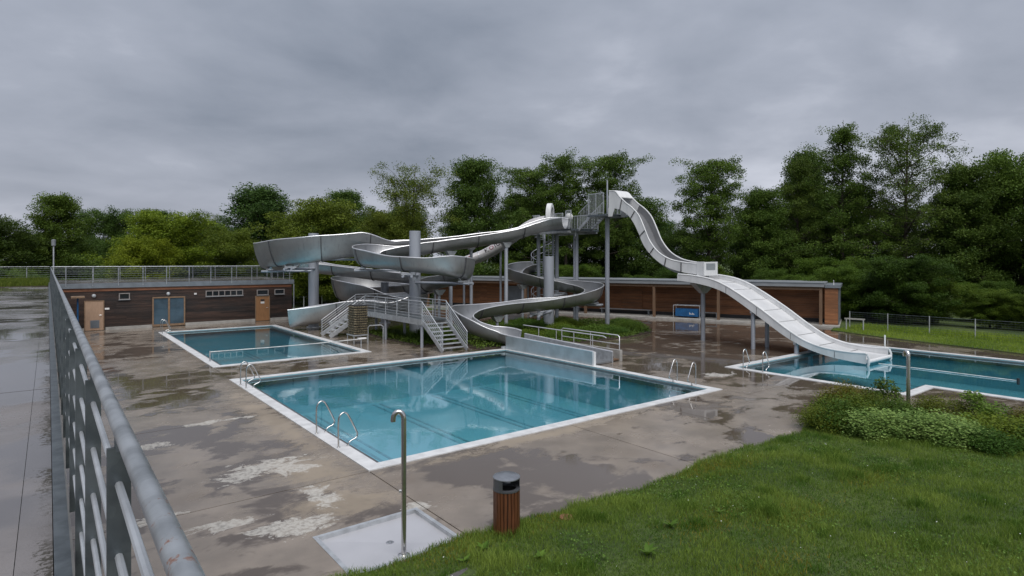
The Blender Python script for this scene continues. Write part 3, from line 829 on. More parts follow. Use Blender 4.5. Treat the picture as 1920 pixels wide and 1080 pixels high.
def letters_on_tube(txt, i0, i1, size, mats, parent):
    """real letters wrapped round the tube's upper flank, facing the deck"""
    a = Vector(pts[i0]); c = Vector(pts[i1]); u = (a-c).normalized()     # reads upwards to the right
    ax0 = c
    pos = 0.0
    for k, ch in enumerate(txt):
        cu = bpy.data.curves.new('letter', 'FONT'); cu.body = ch; cu.size = size; cu.extrude = .0; cu.offset = .012
        ob = bpy.data.objects.new('letter', cu); COL.objects.link(ob)
        dg = bpy.context.evaluated_depsgraph_get()
        me = bpy.data.meshes.new_from_object(ob.evaluated_get(dg)); bpy.data.objects.remove(ob); bpy.data.curves.remove(cu)
        bmm = bmesh.new(); bmm.from_mesh(me)
        bmesh.ops.subdivide_edges(bmm, edges=bmm.edges[:], cuts=2)
        bmesh.ops.triangulate(bmm, faces=bmm.faces[:])
        side = u.cross(Vector((0, 0, 1))).normalized()                  # outward, towards the deck
        upv = side.cross(u).normalized()
        wid = max([v.co.x for v in bmm.verts]+[.05])
        for v in bmm.verts:
            s = pos+v.co.x; th = (v.co.y-size*.35)/.42+.55
            axp = ax0+u*s
            # follow the bent axis
            best = min(range(min(i0, i1)-3, max(i0, i1)+4), key=lambda i: (Vector(pts[i])-axp).length)
            ce = Vector(pts[best]); off = axp-ce; off -= u*off.dot(u)
            v.co = axp-off + (side*math.cos(th)+upv*math.sin(th))*.428
        inv = ORG[parent].inverted()
        bmm.transform(inv)
        bmm.to_mesh(me); bmm.free(); me.name = 'letter'
        me.materials.clear()
        link_mesh('letter', me, mats[k % len(mats)], parent)
        pos += wid+.07
iA = min(range(nn), key=lambda i: abs(pts[i][2]-6.3)); iB = min(range(nn), key=lambda i: abs(pts[i][2]-5.35))
letters_on_tube('KOICB', iA, iB, .46, [M['print_dark'], M['print_red'], M['print_dark'], M['print_dark'], M['print_red']], t)
iA2 = min(range(nn), key=lambda i: abs(pts[i][2]-4.85)); iB2 = min(range(nn), key=lambda i: abs(pts[i][2]-4.68))
letters_on_tube('W', iA2, iB2, .4, [M['print_red']], t)
for (x, y, zt) in ((25.22, 38.41, 4.2), (23.7, 40.15, 2.5), (27.6, 36.9, 5.5)):
    MB().tube([(x, y, 0), (x, y, zt)], .09, 10).build('support_post', M['column'], t, True)

# ---- support columns with arms
def near_on(P, x, y, zmin=-9, zmax=99):
    best = None
    for p in P:
        if zmin <= p[2] <= zmax:
            dd = (p[0]-x)**2+(p[1]-y)**2
            if best is None or dd < best[0]: best = (dd, p)
    return best[1]
def column(label, x, y, h, r, arms, name='support_column', group=None):
    t = thing(name, label, 'column', (x, y, 0), 0, group)
    MB().lathe((x, y, 0), [(r, 0), (r, h-.01), (r-.015, h)], 24).build('shaft', M['column'], t, True)
    MB().lathe((x, y, 0), [(r+.14, 0), (r+.14, .05), (r+.13, .06)], 24).build('base_plate', M['galv_light'], t, True)
    for (tx, ty, tz) in arms:                        # two parallel tubes carry a saddle below the channel
        dx, dy = tx-x, ty-y; L = math.hypot(dx, dy); ux, uy = dx/L, dy/L
        for s in (-1, 1):
            ox, oy = -uy*.26*s, ux*.26*s
            MB().tube([(x+ux*r*.6+ox*.8, y+uy*r*.6+oy*.8, tz-.30), (tx+ux*.5+ox, ty+uy*.5+oy, tz-.30)], .075, 10).build('arm', M['column'], t, True)
        MB().bar((tx-uy*.42, ty+ux*.42, tz-.17), (tx+uy*.42, ty-ux*.42, tz-.17), .34, .10).build('saddle', M['galv_light'], t)
        for s in (-1, 1):
            MB().bar((tx-uy*.3*s, ty+ux*.3*s, tz-.2), (tx-uy*.55*s, ty+ux*.55*s, tz+.02), .12, .04).build('saddle_wing', M['galv_light'], t)
    return t
column('tall thick grey column through the front hairpin loop', 18.36, 33.61, 6.62, .355, [tuple(near_on(P1, 16.9, 31.7, 3.9, 4.3)), tuple(near_on(P1, 19.9, 30.4, 3.5, 3.8)), tuple(near_on(P1, 15.6, 35.2, 4.3, 4.6))])
column('thick grey column inside the big left loop', 14.87, 42.03, 6.68, .355, [tuple(near_on(P2, 12.0, 42.4, 4.2, 4.5)), tuple(near_on(P2, 12.9, 40.1, 4.3, 4.7)), tuple(near_on(P2, 17.0, 38.0, 5, 5.3))])
column('thick short grey column inside the low winding slide', 27.84, 31.55, 5.05, .36, [tuple(near_on(PB, 24.9, 29.4, 1.3, 1.7)), tuple(near_on(PB, 29.9, 32.4, 2.4, 2.7)), tuple(near_on(PB, 29.6, 28.8, 1.9, 2.2))])
column('short grey column behind the stair bridge', 20.2, 41.7, 3.12, .3, [])
def post(label, x, y, z1, r, top=True, group='slim slide posts'):
    t = thing('slide_post', label, 'post', (x, y, 0), 0, group)
    MB().tube([(x, y, 0), (x, y, z1)], r, 14).build('shaft', M['column'], t, True)
    MB().lathe((x, y, 0), [(r+.1, 0), (r+.1, .04)], 14).build('base_plate', M['galv_light'], t)
    if top: MB().hexa([(x-.15, y-.15, z1-.35), (x+.15, y-.15, z1-.35), (x+.15, y+.15, z1-.35), (x-.15, y+.15, z1-.35), (x-.42, y-.2, z1), (x+.42, y-.2, z1), (x+.42, y+.2, z1), (x-.42, y+.2, z1)]).build('bracket', M['galv_light'], t)
p = near_on(P1, 25.5, 33.4, 5.5, 6.6); post('tall slim post carrying the start run of the front slide', p[0], p[1], p[2]-.03, .13)
p = near_on(P1, 21.79, 35, 5, 6); post('slim grey post under the front slide right of the thick column', p[0], p[1], p[2]-.03, .13)
p = near_on(P2, 24.3, 35.9, 5, 6.5); post('slim grey post under the rear slide behind the lettered tube', p[0], p[1], p[2]-.03, .11)
p = near_on(P1, 20.6, 35, 2.5, 3.2); post('short slim post under the returning run of the front slide', p[0], p[1]-.6, p[2]+.0, .10)
p = near_on(PB, 28.35, 35.2, 2.9, 3.3); post('low slim post under the upper bend of the low winding slide', p[0], p[1], p[2]-.03, .10)
p = near_on(PB, 22.0, 29.8, 1.2, 1.5); post('low slim post under the last bend of the low winding slide', p[0], p[1], p[2]-.03, .09)
p = near_on(P1, 15.3, 39.5, .4, .9); post('stub post under the mouth chute beside the far pool', p[0], p[1], p[2]-.03, .08)

# ---- white slides
WX0, WX1 = 29.6, 32.2
wide = [(21.95, 3.93, 3.55), (21.0, 3.88, 3.47), (19.78, 3.70, 3.26), (18.9, 3.40, 2.98), (18.14, 3.01, 2.57), (16.73, 2.18, 1.70), (15.42, 1.31, .88), (14.46, .78, .44), (13.7, .55, .22), (13.0, .46, .09), (12.2, .44, .02), (11.62, .47, -.02)]
wp = spline([(a, b_, c) for a, b_, c in wide], .15)
WS = thing('wide_white_slide', 'wide white wave slide ending in the right hand pool', 'water slide', (30.9, 11.7, 0))
def wpanel(x0, x1, lo, hi, name, mat, smooth=True):
    rings = []
    for (y, zt, zb) in wp:
        a = zb+(zt-zb)*lo; c = zb+(zt-zb)*hi
        rings.append([(x0, y, a), (x1, y, a), (x1, y, c), (x0, y, c)])
    return MB().loft(rings).build(name, mat, WS, smooth)
wpanel(WX0, WX0+.05, 0, .97, 'side_panel', M['white_grp'])
wpanel(WX1-.05, WX1, 0, .97, 'side_panel', M['white_grp'])
wpanel(WX0+.052, WX1-.052, .12, .22, 'under_bed', M['dark_gap'])
for x in (WX0+.025, WX1-.025):
    MB().tube([(x, y, zt) for y, zt, zb in wp], .05, 8).build('rim', M['white_grp'], WS, True)
nP = 10; N = len(wp)
for k in range(nP):
    a, c = k*(N-1)//nP, (k+1)*(N-1)//nP
    rings = []
    for i in range(a, c+1):
        y, zt, zb = wp[i]
        if i == a and k: y -= .045
        if i == c and k < nP-1: y += .045
        rings.append([(WX0+.056, y, zb+(zt-zb)*.23), (WX1-.056, y, zb+(zt-zb)*.23), (WX1-.056, y, zb+(zt-zb)*.42), (WX0+.056, y, zb+(zt-zb)*.42)])
    MB().loft(rings).build('bed_panel', M['white_bed'], WS)
    if 1 <= k < nP-1:
        y, zt, zb = wp[c]; zz = zb+(zt-zb)*.42; y2, zt2, zb2 = wp[max(0, c-1)]; zz2 = zb2+(zt2-zb2)*.42
        n_ = Vector((0, zz2-zz, y-y2)).normalized(); n_ = n_ if n_.z > 0 else -n_
        MB().bar((WX0+.06, y+n_.y*.006, zz+n_.z*.006), (WX1-.06, y+n_.y*.006, zz+n_.z*.006), .06, .014).build('bed_seam', M['seam'], WS)
# seams on the side panels and the rounded lips at both ends
for k in (3, 5, 7, 9):
    y, zt, zb = wp[k*(N-1)//nP]
    for (x0, x1) in ((WX0-.006, WX0-.001), (WX1+.001, WX1+.006)):
        MB().box(x0, x1, y-.012, y+.012, zb+.02, zt-.06).build('panel_seam', M['flange'], WS)
MB().box(WX0, WX1, 21.952, 22.0, 3.54, 3.93).build('end_panel', M['white_grp'], WS)
MB().tube([(WX0+.03, 11.58, .46), (WX0+.03, 11.50, .25), (WX0+.03, 11.50, .0), (WX0+.03, 11.56, -.15)], .05, 8).build('lip', M['white_grp'], WS, True)
MB().tube([(WX1-.03, 11.58, .46), (WX1-.03, 11.50, .25), (WX1-.03, 11.50, .0), (WX1-.03, 11.56, -.15)], .05, 8).build('lip', M['white_grp'], WS, True)
MB().tube([(WX0+.03, 11.54, .10), (WX1-.03, 11.54, .10)], .09, 10).build('lip', M['white_grp'], WS, True)
MB().tube([(WX1+.06, 11.8, .3), (WX1+.06, 11.8, 1.1)], .035, 8).build('marker_rod', M['white_paint'], WS, True)
t = thing('slide_post', 'round post with winged head under the top end of the wide white slide', 'post', (30.8, 21.05, 0))
MB().tube([(30.8, 21.05, 0), (30.8, 21.05, 3.1)], .13, 16).build('shaft', M['column'], t, True)
MB().hexa([(30.65, 20.9, 2.8), (30.95, 20.9, 2.8), (30.95, 21.2, 2.8), (30.65, 21.2, 2.8), (29.75, 20.85, 3.42), (31.95, 20.85, 3.42), (31.95, 21.25, 3.42), (29.75, 21.25, 3.42)]).build('bracket', M['galv_light'], t)
for k, (x, y) in enumerate(((29.85, 17.3), (31.2, 17.26), (29.85, 14.95), (31.2, 14.9))):
    zz = np.interp(-y, [-a[0] for a in wp], [a[2] for a in wp])
    t = thing('slide_post', ['front round post under the middle of the wide white slide', 'rear round post under the middle of the wide white slide', 'front short post under the wide white slide at the pool edge', 'rear short post under the wide white slide at the pool edge'][k], 'post', (x, y, 0))
    MB().tube([(x, y, -.0), (x, y, zz+.06)], .11, 14).build('shaft', M['column'], t, True)
    MB().box(x-.2, x+.2, y-.07, y+.07, zz-.14, zz+.03).build('bracket', M['galv_light'], t)

UX0, UX1 = 30.2, 31.5
up_r = [(28.05, 9.50), (27.5, 9.42), (27.05, 9.0), (26.6, 8.62), (26.01, 8.22), (25.45, 7.66), (24.98, 6.80), (24.63, 6.10), (24.0, 5.38), (23.1, 4.87), (21.9, 4.63), (21.04, 4.56)]
up_b = [(28.05, 8.30), (27.6, 8.28), (27.2, 8.20), (26.85, 8.05), (26.35, 7.74), (25.85, 7.18), (25.42, 6.45), (25.05, 5.75), (24.3, 4.97), (23.2, 4.34), (21.9, 4.02), (21.04, 3.93)]
uu = spline([(a[0], a[1], b_[0], b_[1]) for a, b_ in zip(up_r, up_b)], .12)
US = thing('steep_white_slide', 'steep narrow white slide dropping from the top of the tower', 'water slide', (30.85, 21.0, 0))
def upanel(x0, x1, lo, hi, name, mat, i0=0, i1=None):
    rings = []
    for (ry, rz, by, bz) in uu[i0:i1]:
        ay, az = by+(ry-by)*lo, bz+(rz-bz)*lo; cy, cz = by+(ry-by)*hi, bz+(rz-bz)*hi
        rings.append([(x0, ay, az), (x1, ay, az), (x1, cy, cz), (x0, cy, cz)])
    return MB().loft(rings).build(name, mat, US, True)
nu = len(uu)
ks = [0, nu//4, nu//2, 3*nu//4, nu]
for k in range(4):
    for (x0, x1) in ((UX0, UX0+.04), (UX1-.04, UX1)):
        upanel(x0, x1, 0, .98, 'side_panel', M['white_grp'], ks[k], min(ks[k+1]+1, nu))
    upanel(UX0+.045, UX1-.045, .16, .26, 'bed_panel', M['grey_bed'], ks[k], min(ks[k+1]+1, nu))
for (x0, x1) in ((UX0+.041, UX0+.05), (UX1-.05, UX1-.041)):
    upanel(x0, x1, .27, .93, 'inner_liner', M['grey_bed'], nu//5)
for k in range(1, 7):
    ry, rz, by, bz = uu[k*nu//7]
    MB().bar((UX0-.02, by, bz-.02), (UX0-.02, ry, rz-.02), .05, .05).build('rib', M['flange'], US)
for x in (UX0+.02, UX1-.02):
    MB().tube([(x, a[0], a[1]) for a in uu], .045, 8).build('rim', M['white_grp'], US, True)
MB().tube([(UX0+.25, a[2]-.12, a[3]-.16) for a in uu[nu//5:]], .06, 8).build('stringer', M['galv_light'], US, True)
MB().tube([(UX1-.25, a[2]-.12, a[3]-.16) for a in uu[nu//5:]], .06, 8).build('stringer', M['galv_light'], US, True)
# hood over the start, and its flank below
MB().loft([[(UX0-.01, y, z), (UX1+.01, y, z), (UX1+.01, y, z+.05), (UX0-.01, y, z+.05)] for y, z in ((28.06, 9.49), (27.6, 9.46), (27.42, 9.38), (27.2, 9.16), (27.05, 8.98))]).build('hood', M['white_grp'], US, True)
for (x0, x1) in ((UX0-.005, UX0+.035), (UX1-.035, UX1+.005)):
    MB().hexa([(x0, 27.75, 7.75), (x1, 27.75, 7.75), (x1, 28.1, 7.75), (x0, 28.1, 7.75), (x0, 27.5, 8.35), (x1, 27.5, 8.35), (x1, 28.1, 8.35), (x0, 28.1, 8.35)]).build('hood_leg', M['white_grp'], US)
# end shroud where it meets the wide slide
MB().box(UX0-.04, UX0+.0, 20.55, 21.03, 3.86, 4.68).build('end_cheek', M['white_grp'], US)
MB().box(UX1, UX1+.04, 20.55, 21.03, 3.86, 4.68).build('end_cheek', M['white_grp'], US)
o = MB().box(UX0+.002, UX1-.002, 20.56, 20.6, 3.86, 4.66).build('end_screen', M['white_grp'], US)
MB().box(UX0+.2, UX1-.2, 20.545, 20.558, 4.2, 4.58).build('end_window', M['roof_metal'], o)
for (x, y) in ((30.45, 21.3), (31.3, 21.3)):
    MB().tube([(x, y, 3.75), (x, y, 4.02)], .05, 8).build('foot', M['galv_light'], US)

# ================================================================== TOWER
TW = thing('slide_tower', 'grey steel slide tower with two railed platforms', 'tower', (30.9, 32.5, 0))
PZ, QZ = 7.05, 7.95
MB().box(29.45, 32.3, 31.0, 35.4, PZ-.14, PZ).build('lower_platform', M['galv'], TW)
MB().box(30.0, 32.2, 28.1, 29.9, QZ-.14, QZ).build('upper_platform', M['galv'], TW)
for (x, y, z1, r_) in ((31.35, 32.4, PZ-.14, .15), (31.15, 32.45, PZ-.14, .06), (30.95, 34.15, PZ-.14, .15), (30.6, 34.2, PZ-.14, .09), (30.0, 35.2, PZ-.14, .14), (31.6, 29.5, QZ-.14, .16)):
    MB().tube([(x, y, 0), (x, y, z1)], r_, 14).build('leg', M['column'], TW, True)
MB().tube([(31.6, 29.5, QZ), (31.6, 29.5, 10.5)], .05, 8).build('mast', M['column'], TW, True)
for a, c in (((29.5, 31.1, PZ-.22), (29.5, 35.3, PZ-.22)), ((32.2, 31.1, PZ-.22), (32.2, 35.3, PZ-.22)), ((29.5, 32.4, PZ-.22), (32.2, 32.4, PZ-.22)), ((29.5, 34.15, PZ-.22), (32.2, 34.15, PZ-.22))):
    MB().bar(a, c, .12, .16).build('beam', M['galv_light'], TW)
def bar_fence(parent, a, c, z, h, n):
    a = Vector(a+(z,)); c = Vector(c+(z,))
    f = MB()
    f.bar(a+Vector((0,0,h)), c+Vector((0,0,h)), .05, .05); f.bar(a+Vector((0,0,.1)), c+Vector((0,0,.1)), .04, .04)
    o = f.build('guard_rail', M['galv_light'], parent)
    for k in range(n+1):
        p = a+(c-a)*k/n; w = .05 if k % 6 == 0 else .02
        MB().bar(p+(Vector((0,0,0)) if k % 6 == 0 else Vector((0,0,.12))), p+Vector((0,0,h-.026)), w, w).build('baluster', M['galv_light'], o)
bar_fence(TW, (29.5, 31.9), (29.5, 33.0), PZ, 1.15, 8)
bar_fence(TW, (29.5, 34.5), (29.5, 35.35), PZ, 1.15, 6)
bar_fence(TW, (29.5, 35.35), (32.25, 35.35), PZ, 1.15, 18)
bar_fence(TW, (32.25, 31.05), (32.25, 35.35), PZ, 1.15, 24)
bar_fence(TW, (29.5, 31.05), (29.5, 31.6), PZ, 1.3, 6)
bar_fence(TW, (30.05, 28.4), (30.05, 29.85), QZ, 1.45, 12)
bar_fence(TW, (32.15, 28.2), (32.15, 29.85), QZ, 1.45, 12)
bar_fence(TW, (31.55, 28.15), (32.15, 28.15), QZ, 1.45, 4)
for k in range(5):
    MB().box(30.3, 31.5, 29.95+k*.22, 30.15+k*.22, QZ-.17*(k+1)-.04, QZ-.17*(k+1)).build('tread', M['galv_light'], TW)
for x in (30.25, 31.55):
    MB().bar((x, 29.85, QZ-.08), (x, 31.05, PZ-.08), .05, .2).build('stringer', M['galv_light'], TW)
    MB().bar((x, 29.85, QZ+1.0), (x, 31.05, PZ+1.1), .05, .05).build('hand_rail', M['galv_light'], TW)
    for k in range(8):
        y = 29.95+k*.15; zz = QZ-.08-(y-29.85)/1.2*.9
        MB().bar((x, y, zz), (x, y, zz+1.08), .02, .02).build('baluster', M['galv_light'], TW)
MB().tube([(30.2, 31.3, PZ-.14), (30.2, 31.3, PZ-.5), (30.5, 31.7, PZ-.65), (31.2, 32.3, PZ-.7)], .04, 8).build('drain_pipe', M['galv_light'], TW, True)
# spiral stair
SP = thing('spiral_stair', 'grey steel spiral stair winding up behind the tower', 'stair', (31.8, 36.6, 0))
cx, cy = 31.8, 36.6
MB().tube([(cx, cy, 0), (cx, cy, PZ+1.1)], .1, 12).build('newel', M['column'], SP, True)
nst = 36; rail = []; rail2 = []
for k in range(nst):
    a = R(-90)-k*R(24)
    z = PZ*(k+1)/nst
    p = [(cx+.1*math.cos(a-.1), cy+.1*math.sin(a-.1)), (cx+1.1*math.cos(a-.21), cy+1.1*math.sin(a-.21)), (cx+1.1*math.cos(a+.21), cy+1.1*math.sin(a+.21)), (cx+.1*math.cos(a+.1), cy+.1*math.sin(a+.1))]
    MB().prism(p, z-.04, z).build('tread', M['galv_light'], SP)
    q = (cx+1.08*math.cos(a), cy+1.08*math.sin(a))
    MB().tube([(q[0], q[1], z), (q[0], q[1], z+1.05)], .014, 6).build('baluster', M['galv_light'], SP)
    rail.append((q[0], q[1], z+1.05)); rail2.append((q[0], q[1], z+.55))
MB().tube(rail, .024, 8).build('hand_rail', M['galv_light'], SP, True)
MB().tube(rail2, .014, 6).build('mid_rail', M['galv_light'], SP, True)
MB().box(30.6, 31.75, 36.3, 37.6, 3.6, 3.7).build('landing', M['galv'], SP)
# entrance arch of the tube and small dome on the platform
t = thing('start_arch', 'white arched entrance hood of the tube slide on the lower platform', 'arch', (29.95, 33.8, PZ))
d_ = Vector((-.55, .83, 0)).normalized(); sd = Vector((.83, .55, 0)).normalized()
rings = []
for k in range(15):
    a = math.pi*k/14
    for_ = []
    ro, ri = .62, .46
    c0 = Vector((29.95, 33.8, PZ+.95))
    e_o = sd*math.cos(a)*ro + Vector((0, 0, math.sin(a)*ro*1.75)); e_i = sd*math.cos(a)*ri+Vector((0, 0, math.sin(a)*ri*1.75))
    rings.append([c0+e_o-d_*.18, c0+e_o+d_*.18, c0+e_i+d_*.18, c0+e_i-d_*.18])
lo = [[p-Vector((0, 0, .95)) for p in rings[0]]]; hi = [[p-Vector((0, 0, .95)) for p in rings[-1]]]
MB().loft(lo+rings+hi).build('arch_shell', M['white_grp'], t, True)
t = thing('start_dome', 'small round white cap behind the start of the front slide', 'dome', (30.3, 32.1, PZ))
MB().tube([(30.3, 32.1, PZ), (30.3, 32.1, PZ+.75)], .06, 8).build('stem', M['galv_light'], t, True)
MB().lathe((30.3, 32.1, PZ+.7), [(.02, 0), (.24, .05), (.30, .16), (.29, .3), (.2, .44), (.08, .5)], 16).build('cap', M['white_paint'], t, True)

# ================================================================== STAIR BRIDGE
BZ = 1.52
BR = thing('stair_bridge', 'grey galvanised stair bridge crossing the planting between the pools', 'bridge', (16.7, 32.8, 0))
MB().box(15.95, 17.45, 28.4, 37.2, BZ-.04, BZ).build('deck_grating', M['galv'], BR)
for x in (15.93, 17.47):
    MB().box(x-.025, x+.025, 28.4, 37.2, BZ-.28, BZ+.03).build('side_beam', M['galv_light'], BR)
for (x, y) in ((16.05, 28.6), (17.3, 28.6), (16.05, 33.0), (17.3, 33.0), (16.05, 37.0), (17.3, 37.0)):
    MB().tube([(x, y, 0), (x, y, BZ-.28)], .085, 12).build('leg', M['column'], BR, True)
def stair(parent, x0, x1, y0, y1, along, n=8):
    # top edge at (x0 or y1) ; steps descend
    for k in range(n-1):
        f = (k+1)/n; z = BZ*(1-f)
        if along == 'y':
            y = y1-(y1-y0)*f
            MB().box(x0+.04, x1-.04, y-.02, y+(y1-y0)/n-.03, z-.04, z).build('tread', M['galv_light'], parent)
        else:
            x = x1-(x1-x0)*f
            MB().box(x-.02, x+(x1-x0)/n-.03, y0+.04, y1-.04, z-.04, z).build('tread', M['galv_light'], parent)
    if along == 'y': sides = [((x, y1, BZ), (x, y0, 0)) for x in (x0, x1)]
    else: sides = [((x1, y, BZ), (x0, y, 0)) for y in (y0, y1)]
    for a, c in sides:
        a = Vector(a); c = Vector(c)
        MB().bar(a+Vector((0,0,-.08)), c+Vector((0,0,.06)), .04, .24).build('stringer', M['galv_light'], parent)
        for k in range(6):
            MB().tube([a+Vector((0,0,.18+k*.16)), c+Vector((0,0,.18+k*.16))], .014 if k < 5 else .026, 8).build('rail_rod', M['galv_light'], parent, True)
        for f in (0.02, .98):
            p = a+(c-a)*f
            MB().tube([p, p+Vector((0,0,.98))], .024, 8).build('rail_post', M['galv_light'], parent, True)
stair(BR, 15.95, 17.45, 26.25, 28.4, 'y')
stair(BR, 13.65, 15.93, 35.75, 37.2, 'x')
def brail(a, c, n):
    a = Vector(a); c = Vector(c)
    for k in range(6):
        MB().tube([a+Vector((0,0,.16+k*.168)), c+Vector((0,0,.16+k*.168))], .013 if k < 5 else .026, 8).build('rail_rod', M['galv_light'], BR, True)
    for k in range(n+1):
        p = a+(c-a)*k/n
        MB().tube([p+Vector((0,0,-.2)), p+Vector((0,0,1.0))], .024, 8).build('rail_post', M['galv_light'], BR, True)
brail((15.93, 28.4, BZ), (15.93, 35.72, BZ), 5)
brail((17.47, 28.4, BZ), (17.47, 37.2, BZ), 6)
brail((15.93, 37.22, BZ), (17.47, 37.22, BZ), 1)

# ================================================================== SMALL OBJECTS
LAD = [(0, 0), (0, .66), (.02, .76), (.07, .83), (.14, .86), (.21, .83), (.26, .76), (.46, .36), (.50, .27), (.49, .20), (.44, .155), (.34, .12), (.27, .07), (.25, 0)]
def ladder(label, x, y, ux, uy, gap):
    """two hooped handrails standing on the coping, water on side (ux,uy)"""
    t = thing('pool_ladder', label, 'ladder', (x, y, .022), 0, 'pool ladders')
    tx, ty = -uy, ux
    for s in (-.5, .5):
        ox, oy = x+tx*gap*s, y+ty*gap*s
        pts = spline([(ox+ux*(.09+a), oy+uy*(.09+a), .022+z) for a, z in LAD], .03)
        h = MB().tube(pts, .021, 10).build('handrail', M['chrome'], t, True)
        for a in (0, .25): MB().lathe((ox+ux*(.09+a), oy+uy*(.09+a), .022), [(.045, 0), (.045, .012), (.025, .02)], 12).build('foot_flange', M['chrome'], h)
    for k in range(3):
        zz = -.25-k*.3
        a = (x+ux*(W_+G_+.04)+tx*gap*.4, y+uy*(W_+G_+.04)+ty*gap*.4, zz); c = (x+ux*(W_+G_+.04)-tx*gap*.4, y+uy*(W_+G_+.04)-ty*gap*.4, zz)
        MB().bar(a, c, .1, .03).build('rung', M['chrome'], t)
ladder('pair of bright hooped handrails at the near left edge of the middle pool', 5.67, 15.27, 1, 0, 1.55)
ladder('pair of hooped handrails at the far left corner of the middle pool', 5.67, 23.75, 1, 0, .8)
ladder('pair of hooped handrails at the right edge of the middle pool', 19.5, 14.0, -1, 0, .85)
ladder('pair of hooped handrails at the far left corner of the pool by the timber building', 5.75, 44.75, 1, 0, .7)
ladder('pair of hooped handrails at the corner of the right hand pool', 23.7, 13.8, 1, 0, .9)

def shower(label, x, y, h, r=.042, rot=R(200), z0=0):
    t = thing('pool_shower', label, 'shower', (x, y, z0))
    dx, dy = math.cos(rot), math.sin(rot)
    pts = [(x, y, z0), (x, y, z0+h-.2)]
    for k in range(1, 9):
        a = math.pi*k/8
        pts.append((x+dx*.085*(1-math.cos(a)), y+dy*.085*(1-math.cos(a)), z0+h-.2+.12*math.sin(a)))
    pts.append((pts[-1][0], pts[-1][1], z0+h-.24))
    MB().tube(pts, r, 16).build('pipe', M['chrome'], t, True)
    MB().lathe((x, y, z0), [(.1, 0), (.1, .015), (.05, .03)], 16).build('foot_flange', M['chrome'], t)
    MB().tube([(x+dx*.02, y+dy*.02, z0+1.05), (x+dx*.075, y+dy*.075, z0+1.05)], .025, 10).build('push_button', M['chrome'], t)
shower('tall stainless shower pipe with bent head by the steel foot tray', 4.56, 8.72, 2.42, rot=R(150), z0=-.078)
shower('stainless shower pipe behind the shrub bed at the right hand pool', 20.5, 6.86, 2.05, rot=R(52), r=.055)
t = thing('foot_tray', 'square stainless foot rinse tray under the near shower', 'tray', (4.55, 9.4, 0))
x0, x1, y0, y1 = 3.55, 5.55, 8.45, 10.1
for (a, c, d, e_) in ((x0, x1, y1-.075, y1), (x0, x1, y0, y0+.075), (x0, x0+.075, y0+.076, y1-.076), (x1-.075, x1, y0+.076, y1-.076)):
    MB().box(a, c, d, e_, -.1, .008).build('rim', M['galv_light'], t)
xm, ym = 4.6, 9.3
q = [(x0+.076, y0+.076), (x1-.076, y0+.076), (x1-.076, y1-.076), (x0+.076, y1-.076)]
for k in range(4):
    a, c = q[k], q[(k+1) % 4]
    m = MB(); m.v = [(a[0], a[1], -.062), (c[0], c[1], -.062), (xm, ym, -.095)]; m.f = [(0, 1, 2)]
    m.build('tray_panel', M['tray'], t)
MB().lathe((xm, ym, -.094), [(.07, 0), (.07, .004), (.05, .006)], 16).build('drain', M['chrome'], t)
for k in range(6):
    a = k*math.pi/3
    MB().lathe((xm+.035*math.cos(a), ym+.035*math.sin(a), -.0878), [(.008, 0), (.008, .002)], 8).build('drain_hole', M['black'], t)

# litter bin
LBX, LBY = 6.2, 8.12
t = thing('litter_bin', 'round litter bin with red brown wooden slats and grey lid on the lawn edge', 'bin', (LBX, LBY, 0))
n = 22
for k in range(n):
    a = 2*math.pi*k/n; ca, sa = math.cos(a), math.sin(a)
    def pt(r, s, z): return (LBX+ca*r-sa*s, LBY+sa*r+ca*s, z)
    MB().hexa([pt(.205, -.025, .05), pt(.228, -.025, .05), pt(.228, .025, .05), pt(.205, .025, .05), pt(.205, -.025, .80), pt(.228, -.025, .80), pt(.228, .025, .80), pt(.205, .025, .80)]).build('slat', M['bin_wood'], t)
MB().lathe((LBX, LBY, 0), [(.198, .02), (.198, .79), (.185, .79), (.185, .1)], 28, False).build('liner', M['black'], t, True)
MB().lathe((LBX, LBY, 0), [(.23, .80), (.235, .805), (.235, .83), (.17, .835), (.165, .80)], 28, False).build('collar', M['bin_metal'], t, True)
for (a0, a1) in ((R(140), R(215)), (R(-40), R(35)), (R(58), R(76)), (R(100), R(118))):
    rings = []
    for k in range(9):
        a = a0+(a1-a0)*k/8
        rings.append([(LBX+r_*math.cos(a), LBY+r_*math.sin(a), z) for r_, z in ((.218, .832), (.226, .832), (.226, 1.0), (.218, 1.0))])
    MB().loft(rings).build('lid_support', M['bin_metal'], t, True)
MB().lathe((LBX, LBY, 1.0), [(.232, 0), (.236, .006), (.234, .02), (.18, .045), (.08, .058), (.005, .06)], 32).build('lid', M['bin_lid'], t, True)

# ropes across the pools
t = thing('pool_rope', 'white rope stretched low across the pool by the timber building', 'rope', (6.2, 30.7, 0))
MB().tube([(6.0, 30.7, .46), (8.5, 30.7, .43), (11, 30.7, .43), (13.45, 30.7, .47)], .022, 8).build('line', M['rope'], t, True)
for x in (5.98, 13.47):
    MB().tube([(x, 30.7, .0), (x, 30.7, .5)], .03, 8).build('stake', M['galv_light'], t, True)
MB().box(13.3, 13.75, 30.62, 30.78, .46, .53).build('winch', M['white_paint'], t)
t = thing('pool_rope', 'white floating rope on the right hand pool beyond the wide slide', 'rope', (30.45, 7.0, 0))
MB().tube([(30.45, 11.4, -.05), (30.47, 9, -.045), (30.45, 6.4, -.05)], .018, 8).build('line', M['rope'], t, True)
MB().lathe((30.45, 6.35, -.2), [(.05, 0), (.05, .25)], 10).build('end_float', M['black'], t)

